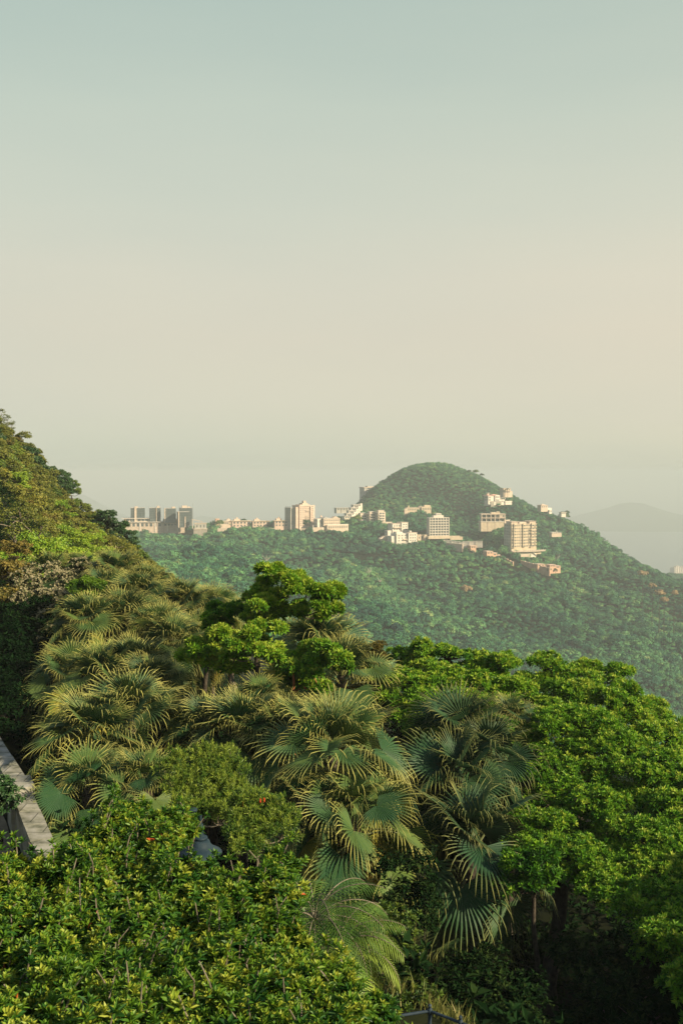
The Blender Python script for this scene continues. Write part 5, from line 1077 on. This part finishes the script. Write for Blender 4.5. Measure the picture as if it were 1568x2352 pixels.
near_tree(150,1400,40,[(130,1390),(155,1380),(170,1400),(150,1420),(130,1410)], lambda x,y: 39.5, 12, .3, M['dark'], M['bark'], T_ros, 'small dark green bush between the blossoming tree and the palms', 55, 1480, cat='bush', name='bush', sub=8, ros=14, rsz=.8, tint=.4, tv=.12, trunk_r=.05, limb_r=.02)
near_tree(20,1560,33,[(-40,1450),(30,1450),(60,1520),(60,1600),(30,1680),(-40,1640)], lambda x,y: 36-(y-1450)*.03, 32, .7, M['under'], M['bark'], T_small, 'dark shaded bush at the left edge above the stone wall', 56, 1700, cat='bush', name='bush', sub=8, ros=18, rsz=.8, tint=.15, tv=.12, trunk_r=.06, limb_r=.03)
near_tree(10,1825,22.5,[(-60,1790),(5,1795),(28,1815),(30,1845),(0,1870),(-60,1870)], lambda x,y: 22, 16, .26, M['dark'], M['bark'], T_small, 'dark leafy bush on the path side of the stone wall at the left edge', 57, 1960, cat='bush', name='bush', sub=6, ros=6, rsz=.5, tint=.35, shell=.8, tv=.12, trunk_r=.04, limb_r=.02)

for x_, y_, zt_, s_, l in ((13.5,11,-3.6,1.7,'unseen broad tree added for shade just outside the right edge of the picture beside the path'),(16.5,6.5,-2.4,1.7,'unseen tall tree added for shade outside the right edge nearest the viewpoint'),(18,14,-3.2,1.9,'unseen tree added for shade outside the right edge behind the widest broad tree'),(9.6,14.5,-8.0,1.15,'low dark tree added for shade at the lower right edge under the widest broad tree'),(11,18.5,-8.6,1.3,'unseen low dark tree added for shade outside the right edge under the widest broad tree'),(12,23,-9.5,1.4,'unseen low dark tree added for shade outside the right edge behind the black hollow'),(15,18.5,-5.0,1.6,'unseen tree added for shade outside the right edge touching the widest broad tree')):  # trees added mostly out of view to cast shade into the hollow
    key = 'dark'; crown, trunk, hh, W_ = KIN[key]; z_ = zt_ - hh*s_; zg_ = float(H(x_, y_)[0]); root = empty('tree', (x_, y_, min(z_, zg_)), 1.0, l, 'tree'); up = z_-root.location[2]
    for nm, me in (('trunk', trunk), ('crown', crown)):
        o_ = bpy.data.objects.new(nm, me); COL.objects.link(o_); o_.parent = root; o_.location = (0, 0, up); o_.scale = (s_*1.15, s_*1.15, s_)
    if up > .5: MB().tube([(0, 0, -.5), (0, 0, up)], [.3, .25], 8).build('bole', M['bark'], root, smooth=True)
# ------------------------------------------------------------------ stone wall, path
sw, t, o = base_mat('granite_wall'); p = N(t, 'ShaderNodeBsdfPrincipled'); p.inputs['Roughness'].default_value = .9
tcn = N(t, 'ShaderNodeTexCoord'); bk = N(t, 'ShaderNodeTexBrick'); bk.inputs['Scale'].default_value = 1.0; bk.inputs['Brick Width'].default_value = .9; bk.inputs['Row Height'].default_value = .6; bk.inputs['Mortar Size'].default_value = .012
bk.inputs['Color1'].default_value = (.30,.29,.25,1); bk.inputs['Color2'].default_value = (.24,.23,.20,1); bk.inputs['Mortar'].default_value = (.06,.06,.045,1)
nn = N(t, 'ShaderNodeTexNoise'); nn.inputs['Scale'].default_value = 3.2; nn.inputs['Detail'].default_value = 10; rpn = ramp(t, [(.32, (.30,.33,.24,1)), (.5, (.75,.76,.68,1)), (.68, (1,1,1,1))]); mlt = N(t, 'ShaderNodeMix', data_type='RGBA', blend_type='MULTIPLY'); mlt.inputs[0].default_value = 1
t.links.new(tcn.outputs['Object'], bk.inputs['Vector']); t.links.new(tcn.outputs['Object'], nn.inputs['Vector']); t.links.new(nn.outputs[0], rpn.inputs[0]); t.links.new(bk.outputs[0], mlt.inputs[6]); t.links.new(rpn.outputs[0], mlt.inputs[7]); t.links.new(mlt.outputs[2], p.inputs['Base Color'])
bb = N(t, 'ShaderNodeBump'); bb.inputs['Strength'].default_value = .5; bb.inputs['Distance'].default_value = .03; t.links.new(nn.outputs[0], bb.inputs['Height']); t.links.new(bb.outputs[0], p.inputs['Normal']); t.links.new(p.outputs[0], o.inputs[0])
WP = [at(-60, 1655, 31), at(-22, 1690, 28.4), at(44, 1806, 24.0), at(62, 1850, 22.4), at(104, 1955, 19.75), at(190, 2080, 17.1)]
WP = [np.array([q[0], q[1], -7.55]) for q in WP]
root = empty('stone_wall', WP[3], 0, 'grey granite parapet wall with a pale flat coping along the path at the left', 'wall')
mw, mc = MB(), MB()
def prism(mb, line, hw, z0, z1):
    L = np.array(line)[:, :2]; T_ = np.gradient(L, axis=0); T_ /= np.linalg.norm(T_, axis=1)[:, None]; Nn = np.c_[-T_[:, 1], T_[:, 0]]; n = len(L)
    V = np.concatenate([np.c_[L+Nn*hw, np.full(n, z0)], np.c_[L-Nn*hw, np.full(n, z0)], np.c_[L+Nn*hw, np.full(n, z1)], np.c_[L-Nn*hw, np.full(n, z1)]]) - np.array([*WP[3][:2], WP[3][2]])
    Fq = [];
    for i in range(n-1): Fq += [(i, i+1, 2*n+i+1, 2*n+i), (n+i+1, n+i, 3*n+i, 3*n+i+1), (2*n+i, 2*n+i+1, 3*n+i+1, 3*n+i), (i+1, i, n+i, n+i+1)]
    Fq += [(0, 2*n, 3*n, n), (n-1, 2*n-1, 4*n-1, 3*n-1)]; mb.add(V, Fq)
def sub_line(L, m=6):
    o_ = []
    for a_, b_ in zip(L[:-1], L[1:]):
        for i in range(m): o_.append(a_ + (b_-a_)*i/m)
    return o_ + [L[-1]]
SL = sub_line(WP); prism(mw, SL, .175, -11.5, -7.74)
# coping stones, each slightly different in height, laid end to end
tot = []; i = 0; rr = random.Random(8)
while i < len(SL)-1:
    j = min(i+rr.choice([1, 2]), len(SL)-1); seg = SL[i:j+1]; a_, b_ = seg[0].copy(), seg[-1].copy(); u_ = (b_-a_)/np.linalg.norm(b_-a_); a_ = a_ + u_*.008; b_ = b_ - u_*.008
    prism(mc, [a_, (a_+b_)/2, b_], .225 + rr.uniform(-.008, .008), -7.736, -7.55 + rr.uniform(-.012, .012)); i = j
mw.build('wall_body', sw, root); mc.build('coping', sw, root)
q = WP[2]; pr = MB(); prism(pr, [q + (WP[3]-WP[2])*.0, q + (WP[3]-WP[2])*.28, q + (WP[3]-WP[2])*.55], .27, -8.6, -7.40); pr.build('pier', sw, root)
# path sheet along the wall
pm = solid('old_paving', (.12,.10,.07), (.24,.19,.12), 3, rough=.95, bump=.4, spec=.1)
E_ = np.array([q[:2] for q in WP] + [(-1.0, 13.2), (.2, 12.3), (3, 10.5), (6, 8)]); n = len(E_); V = np.concatenate([np.c_[E_ + np.array([-.25, -.2]), np.full(n, -8.46)], np.c_[E_ + np.array([-3.3, -2.6]), np.full(n, -8.46)]])
tag(MB().add(V, [(i, i+1, n+i+1, n+i)[::-1] for i in range(n-1)]).build('path', pm), kind='structure')

# ------------------------------------------------------------------ street lamp
lm = solid('painted_iron', (.010,.022,.032), (.022,.038,.05), 9, rough=.6, spec=.12, bump=.1)
c = at(461, 1948, 11.7); zg = -8.5; hgt = c[2]-zg; post = at(405, 1948, 11.9); root = empty('street_lamp', (post[0], post[1], zg), 0, 'dark blue grey gooseneck lamp with a wide disc shade, half buried in the glossy shrub', 'lamp')
ox, oy = c[0]-post[0], c[1]-post[1]; hr = MB()
prof = [(0.0,.11),(.07,.11),(.105,.09),(.12,.05),(.15,.015),(.20,-.02),(.235,-.035),(.252,-.05),(.255,-.062),(.245,-.06),(.19,-.045),(.1,-.03),(0,-.02)]
hr.lathe(prof, (ox, oy, hgt), 32); hr.build('shade', lm, root, smooth=True)
MB().lathe([(0,.12),(.078,.12),(.085,.105),(.078,.09),(0,.09)], (ox, oy, hgt+.02), 24).build('collar', lm, root, smooth=True)
MB().tube([(ox, oy, hgt+.10), (ox, oy, hgt+.22), (ox, oy, hgt+.30)], [.042, .036, .030], 14).tube([(ox, oy, hgt+.29), (ox, oy, hgt+.40)], .018, 8).build('stem', lm, root, smooth=True)
arm = [(0, 0, hgt-.3), (0, 0, hgt+.1), (.03, 0, hgt+.28), (ox*.3, oy*.3, hgt+.40), (ox*.65, oy*.65, hgt+.41), (ox*.93, oy*.93, hgt+.37), (ox, oy, hgt+.30)]
MB().tube(arm, .016, 8).build('arm', lm, root, smooth=True)
MB().lathe([(0,.03),(.05,.03),(.055,.02),(.05,0),(0,0)], (ox*.7, oy*.7, hgt+.425), 16).build('finial', lm, root, smooth=True)
MB().tube([(0, 0, 0), (0, 0, .6), (0, 0, .62), (0, 0, hgt-.2)], [.09, .075, .05, .04], 12).build('post', lm, root, smooth=True)
MB().lathe([(0,0),(.045,-.01),(.05,-.05),(.03,-.09),(0,-.1)], (ox, oy, hgt-.03), 16).build('bulb', solid('opal_glass', (.5,.5,.45), None, rough=.2), root, smooth=True)

# ------------------------------------------------------------------ railing at the bottom
rm = solid('blue_grey_paint', (.012,.024,.038), (.03,.045,.06), 12, rough=.6, spec=.15)
PS = [at(833-30, 2346, 13.42), at(866, 2341, 13.56), at(986.6, 2322, 13.75), at(1056.7, 2349, 13.45), at(1130, 2380, 13.1)]
root = empty('railing', (PS[2][0], PS[2][1], -8.5), 0, 'blue grey pipe railing with ball topped posts at the bottom edge', 'railing'); o0 = np.array([PS[2][0], PS[2][1], -8.5])
for q in PS:
    q = q - o0; pm_ = MB().tube([(q[0], q[1], -.3), (q[0], q[1], q[2]+.02)], .026, 10).lathe([(0,.10),(.02,.095),(.028,.075),(.02,.052),(.012,.045),(.034,.035),(.036,.0),(.03,-.05),(.0,-.052)], (q[0], q[1], q[2]), 12); pm_.build('post', rm, root, smooth=True)
for a_, b_ in zip(PS[:-1], PS[1:]):
    a_, b_ = a_-o0, b_-o0; MB().tube([a_ + (b_-a_)*.03, b_ - (b_-a_)*.03], .020, 10).build('rail', rm, root, smooth=True); l = np.array([0, 0, .5]); MB().tube([a_-l, b_-l], .016, 8).build('lower_rail', rm, root, smooth=True)

# ------------------------------------------------------------------ shrubs in front
def bush(poly, dfun, spacing, rad, label, seed, base, tpls, mat, bark, tint=.5, name='shrub', cat='shrub', lob=None, **k):
    kw = dict(sub=9, ros=9, rsz=.63, tv=.16, subr=.62, flat=1.2, trunk_r=.045, limb_r=.02, updraw=1.1, zmin=-.1, inner=.1, shell=.7, tintlobe=.1, fork=np.array(base, float)+np.array([.1, .1, .5])); kw.update(k)
    return tree_thing(name, base, lob or dome_lobes(poly, dfun, spacing, rad, .8, seed), tpls, mat, bark, label, cat, tint=tint, **kw)
rjb = random.Random(3); dF = lambda x, y: 8.9 - (y-1880)*.0064 + rjb.uniform(-.34, .3)
BG = 'glossy shrubs in the foreground'
bush([(-60,2030),(20,1995),(70,2020),(130,2040),(180,2000),(210,2070),(220,2200),(215,2420),(-60,2420)], dF, 36, .17, 'glossy leaved shrub at the bottom left corner with bare pale stems', 61, (-2.6, 6.4, -8.5), T_bush, M['bush'], M['palebark'], .59, group=BG)
bush([(120,2020),(190,1955),(250,1915),(270,1885),(320,1895),(345,1910),(385,1920),(402,1968),(430,2008),(455,2036),(485,2050),(520,2095),(520,2250),(500,2420),(215,2420),(220,2200),(200,2080)], lambda x, y: dF(x, y)+.15, 36, .17, 'tallest glossy leaved shrub in front of the street lamp', 62, (-1.5, 7.0, -8.5), T_bush, M['bush'], M['palebark'], .58, group=BG)
bush([(495,2095),(520,2085),(560,2045),(600,2015),(640,1995),(650,2040),(645,2120),(680,2170),(710,2210),(770,2260),(810,2310),(850,2360),(860,2420),(500,2420),(520,2250)], lambda x, y: dF(x, y)+.25, 36, .17, 'glossy leaved shrub right of the street lamp, stretching towards the railing', 63, (-.4, 7.2, -8.5), T_bush, M['bush'], M['palebark'], .59, group=BG)
bush([(400,1915),(430,1900),(440,1915),(430,1940),(410,1945)], lambda x, y: 10.6, 19, .10, 'small glossy shrub tips growing up around the neck of the street lamp', 64, (-1.45, 9.8, -8.5), T_bush, M['bush'], M['palebark'], .58, group=BG)
# stem sprays standing above the shrubs
for q in [o_ for o_ in COL.objects if o_.get('group') == BG]:
    cr = [c_ for c_ in q.children if c_.name.startswith('crown')][0].data; n_ = len(cr.vertices); co = np.empty(n_*3, np.float32); cr.vertices.foreach_get('co', co); co = co.reshape(-1, 3)
    k_ = max(3, n_//9000); pk = co[rng.integers(0, n_, k_)]; one = [(leaf_tpl(.085, .026, .3, .3, 2)) + (np.zeros(8),)]; m_ = MB(); scatter(m_, one, pk, rng.normal(0, 1, (k_, 3)), rng.uniform(.8, 1.2, k_), rng.random(k_)); m_.build('old_leaves', M['oldleaf'], q)
for q in [o_ for o_ in COL.objects if o_.get('group') == BG]:
    cr = [c_ for c_ in q.children if c_.name.startswith('crown')][0].data; n_ = len(cr.vertices); co = np.empty(n_*3, np.float32); cr.vertices.foreach_get('co', co); co = co.reshape(-1, 3)
    k_ = max(8, n_//5200); pk = co[rng.integers(0, n_, k_)]; lv, st_ = MB(), MB()
    for b_ in pk:
        L_ = rng.uniform(.08, .24); tp_ = b_ + np.array([rng.normal(0, .06), rng.normal(0, .06), L_]); st_.tube([b_-[0, 0, .12], (b_+tp_)/2 + rng.normal(0, .012, 3), tp_], [.007, .005, .004], 5)
        m_ = int(rng.integers(2, 5)); P_ = np.array([b_ + (tp_-b_)*f_ + rng.normal(0, .02, 3) for f_ in np.linspace(.3, 1, m_)]); scatter(lv, T_bush, P_, np.c_[rng.normal(0, .35, (m_, 2)), np.ones(m_)], rng.uniform(.48, .72, m_), np.full(m_, rng.uniform(.4, .75)), hi=.93)
    lv.build('young_leaves', M['bush'], q); st_.build('twigs', M['palebark'], q)
# twiggy round shrub and bottlebrush
bush([(400,1755),(425,1735),(460,1742),(490,1728),(530,1748),(558,1785),(552,1830),(540,1880),(480,1890),(430,1880),(410,1850),(392,1800)], lambda x, y: 17.2-(y-1730)*.008, 24, .24, 'twiggy yellow green round shrub above the street lamp', 65, (at(480,1900,17)[0], 17, float(H(at(480,1900,17)[0], 17)[0])), T_needle, M['needle'], M['palebark'], .6, sub=8, ros=9, rsz=1.15, trunk_r=.045, limb_r=.026, tv=.24, shell=.8, subr=.6, inner=.3)
bush([(540,1870),(580,1835),(620,1845),(660,1868),(672,1890),(640,1925),(600,1960),(550,1960),(530,1920)], lambda x, y: 15.4-(y-1830)*.008, 22, .2, 'bottlebrush shrub with a few red flowers right of the twiggy round shrub', 66, (at(590,1990,15.2)[0], 15.2, float(H(at(590,1990,15.2)[0], 15.2)[0])), T_needle, M['needle'], M['palebark'], .5, sub=8, ros=9, rsz=1.15, trunk_r=.045, limb_r=.024, tv=.24, shell=.8, subr=.6, inner=.3)
root = [o_ for o_ in COL.objects if o_.get('label', '').startswith('bottlebrush')][0]; rb = np.array(root.location)
for px, py in ((607,1838),(598,1840),(559,1849)):
    c = at(px, py, 15.0)-rb; m = MB()
    for i in range(30): a_ = rng.normal(0, 1, 3); a_ /= np.linalg.norm(a_); s_ = c + np.array([0, 0, rng.uniform(-.03, .03)]); m.tube([s_, s_ + a_*.017], .003, 4)
    m.build('red_flower', M['red'], root)

# feather palms
def feather_palm(px, py, d, L, nf, label, seed, tint=.5):
    c = at(px, py, d); zg = float(H(c[0], c[1])[0]); zg = min(zg, c[2]-.4); root = empty('feather_palm', (c[0], c[1], zg), 0, label, 'palm', 'feather palms beside the foreground shrubs'); h = c[2]-zg; r = random.Random(seed)
    mb, pt = MB(), MB()
    for i in range(nf):
        az = i*2.4+r.uniform(-.2, .2); f = i/(nf-1); e = 1.25-1.25*f+r.uniform(-.1, .1); P = [np.array([0, 0, h])]; D = []
        for s in range(14):
            dv_ = np.array([math.cos(az)*math.cos(e), math.sin(az)*math.cos(e), math.sin(e)]); D.append(dv_); P.append(P[-1]+dv_*L/14); e -= .12+.03*f
        pt.tube(P, np.linspace(.011, .003, 15), 4, .3); tn = tint + r.uniform(-.15, .25)
        sd = np.array([-math.sin(az), math.cos(az), 0])
        for s in np.linspace(2, 13.6, 25):
            j = int(s); p_ = P[j] + (P[j+1]-P[j])*(s-j); dv_ = D[min(j, 13)]; ll = L*.30*math.sin(math.pi*min(1, (s-.5)/14)**.8)*r.uniform(.9, 1.1) + .04
            for sg in (-1, 1):
                q = sd*sg*.82 + dv_*.55 + np.array([0, 0, -.05]); q /= np.linalg.norm(q); u_ = np.cross(q, [0, 0, 1.]); w_ = dv_*.0075
                a1 = p_; b1 = p_ + q*ll*.5 + [0, 0, -.02*L]; c1 = p_ + q*ll*.92 + np.array([0, 0, -.20*ll-.02])
                mb.add([a1-w_*.5, a1+w_*.5, b1+w_, b1-w_, c1], [(0, 1, 2), (0, 2, 3), (3, 2, 4)], tn)
    pt.tube([(0, 0, -.3), (0, 0, h*.6), (0, 0, h)], [.1, .09, .06], 8, .1); mb.build('crown', M['needle'], root); pt.build('trunk', M['palebark'], root, smooth=True)
feather_palm(722, 2115, 11.0, 1.0, 26, 'feather palm arching over the right end of the glossy shrubs', 3, .25)
feather_palm(768, 2185, 10.8, .95, 20, 'lower yellowing feather palm with hanging straw leaves beside the railing', 4, .55)

# leafy scrambler on the bank by the railing, dim bushes in the hollow
bush([(850,2120),(880,2080),(920,2090),(935,2150),(920,2240),(960,2280),(940,2330),(860,2330),(840,2250)], lambda x, y: 16.4-(y-2080)*.008, 38, .26, 'loose leafy scrambler on the lit bank behind the railing', 67, (at(890,2350,15)[0], 15.2, -8.4), T_bush, M['mid'], M['bark'], .35, sub=6, ros=5, rsz=.95, trunk_r=.03, limb_r=.014)
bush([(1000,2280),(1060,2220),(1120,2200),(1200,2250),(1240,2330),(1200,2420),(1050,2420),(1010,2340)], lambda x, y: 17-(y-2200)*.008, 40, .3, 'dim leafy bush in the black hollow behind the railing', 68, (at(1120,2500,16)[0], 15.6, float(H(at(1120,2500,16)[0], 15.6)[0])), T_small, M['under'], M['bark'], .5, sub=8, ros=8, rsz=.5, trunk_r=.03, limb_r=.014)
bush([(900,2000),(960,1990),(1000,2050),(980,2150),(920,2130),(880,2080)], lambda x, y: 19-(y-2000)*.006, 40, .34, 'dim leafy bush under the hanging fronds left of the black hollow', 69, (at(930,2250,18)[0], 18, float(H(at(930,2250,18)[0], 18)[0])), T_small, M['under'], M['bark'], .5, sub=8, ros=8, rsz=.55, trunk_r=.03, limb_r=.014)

bush([(860,1660),(930,1650),(1000,1680),(1000,1780),(930,1800),(860,1740)], lambda x, y: 38, 34, .8, 'dark bush in the gap between the largest fan palm and the left broad tree', 70, (at(930,1800,38)[0], 38, float(H(at(930,1800,38)[0], 38)[0])), T_small, M['under'], M['bark'], .6, sub=9, ros=14, rsz=.8, trunk_r=.06, limb_r=.03)
for k_, (x_, y_, l) in enumerate(((4.6,24.5,'added dark backing bush at the back of the black hollow, left of its big trunk'),(7.2,24.0,'added dark backing bush at the back of the black hollow, right of its big trunk'),(9.6,25.0,'added dark backing bush at the back of the black hollow near the right edge'),(6.0,20.0,'low dark bush added on the floor of the black hollow'))):  # bushes added as dark backing so no lit bank shows
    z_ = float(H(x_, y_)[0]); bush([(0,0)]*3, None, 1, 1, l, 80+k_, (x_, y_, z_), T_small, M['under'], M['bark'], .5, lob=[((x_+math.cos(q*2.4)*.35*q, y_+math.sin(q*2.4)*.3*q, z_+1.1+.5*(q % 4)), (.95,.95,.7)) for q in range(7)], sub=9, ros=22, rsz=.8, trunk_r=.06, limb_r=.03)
# undergrowth and grass
def scatter_ground(n, x0, x1, y0, y1, tpls, size, mat, name, tint, cond=None, lift=.1, jit=.5):
    x = rng.uniform(x0, x1, n); y = rng.uniform(y0, y1, n); m = edge_dist(x, y) > .6
    if cond is not None: m &= cond(x, y)
    x, y = x[m], y[m]; z = H(x, y); k = len(x); mb = MB(); scatter(mb, tpls, np.c_[x, y, z+lift+rng.uniform(0, jit, k)], np.c_[rng.normal(0, .4, (k, 2)), np.ones(k)], size*rng.uniform(.6, 1.5, k), tint + rng.normal(0, .12, k))
    tag(mb.build(name, mat), kind='stuff')
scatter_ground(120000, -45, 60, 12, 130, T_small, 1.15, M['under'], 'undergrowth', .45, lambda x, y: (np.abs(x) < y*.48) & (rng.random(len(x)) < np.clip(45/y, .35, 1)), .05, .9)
def blade_tpl(): 
    V, T, A = [], [], []
    for i in range(7):
        a = rng.uniform(0, 6.28); L = rng.uniform(.15, .34); d_ = np.array([math.cos(a), math.sin(a), 0])*rng.uniform(.04, .16); w_ = np.array([-math.sin(a), math.cos(a), 0])*.005; b_ = np.r_[rng.normal(0, .03, 2), 0]
        V += [b_-w_, b_+w_, b_+d_*.4+[0, 0, L*.6]+w_, b_+d_*.4+[0, 0, L*.6]-w_, b_+d_+[0, 0, L*.9]]; T += [(5*i, 5*i+1, 5*i+2), (5*i, 5*i+2, 5*i+3), (5*i+3, 5*i+2, 5*i+4)]; A += [rng.uniform(-.3, .3)]*5
    return np.array(V), np.array(T), np.array(A)
T_blade = [blade_tpl() for _ in range(5)]
scatter_ground(2600, -2.2, 3.5, 12.6, 17.5, T_blade, 1.1, M['grass'], 'grass', .55, lambda x, y: (np.hypot(x-.5, (y-14.8)*.8) < 2.3), .0, .02)
HAZE_COL = (.558, .615, .632, 1); HAZE_D = 0.00029

# ------------------------------------------------------------------ haze
hz = MB().box(-26500, 26500, -26500, 26500, -404, 17).build('haze', None); hmt, t, o = base_mat('haze_air'); pv = N(t, 'ShaderNodeVolumePrincipled')
pv.inputs['Color'].default_value = HAZE_COL; pv.inputs['Density'].default_value = HAZE_D; pv.inputs['Anisotropy'].default_value = 0.0
t.links.new(pv.outputs[0], o.inputs['Volume']); hz.data.materials.append(hmt); tag(hz, kind='stuff')
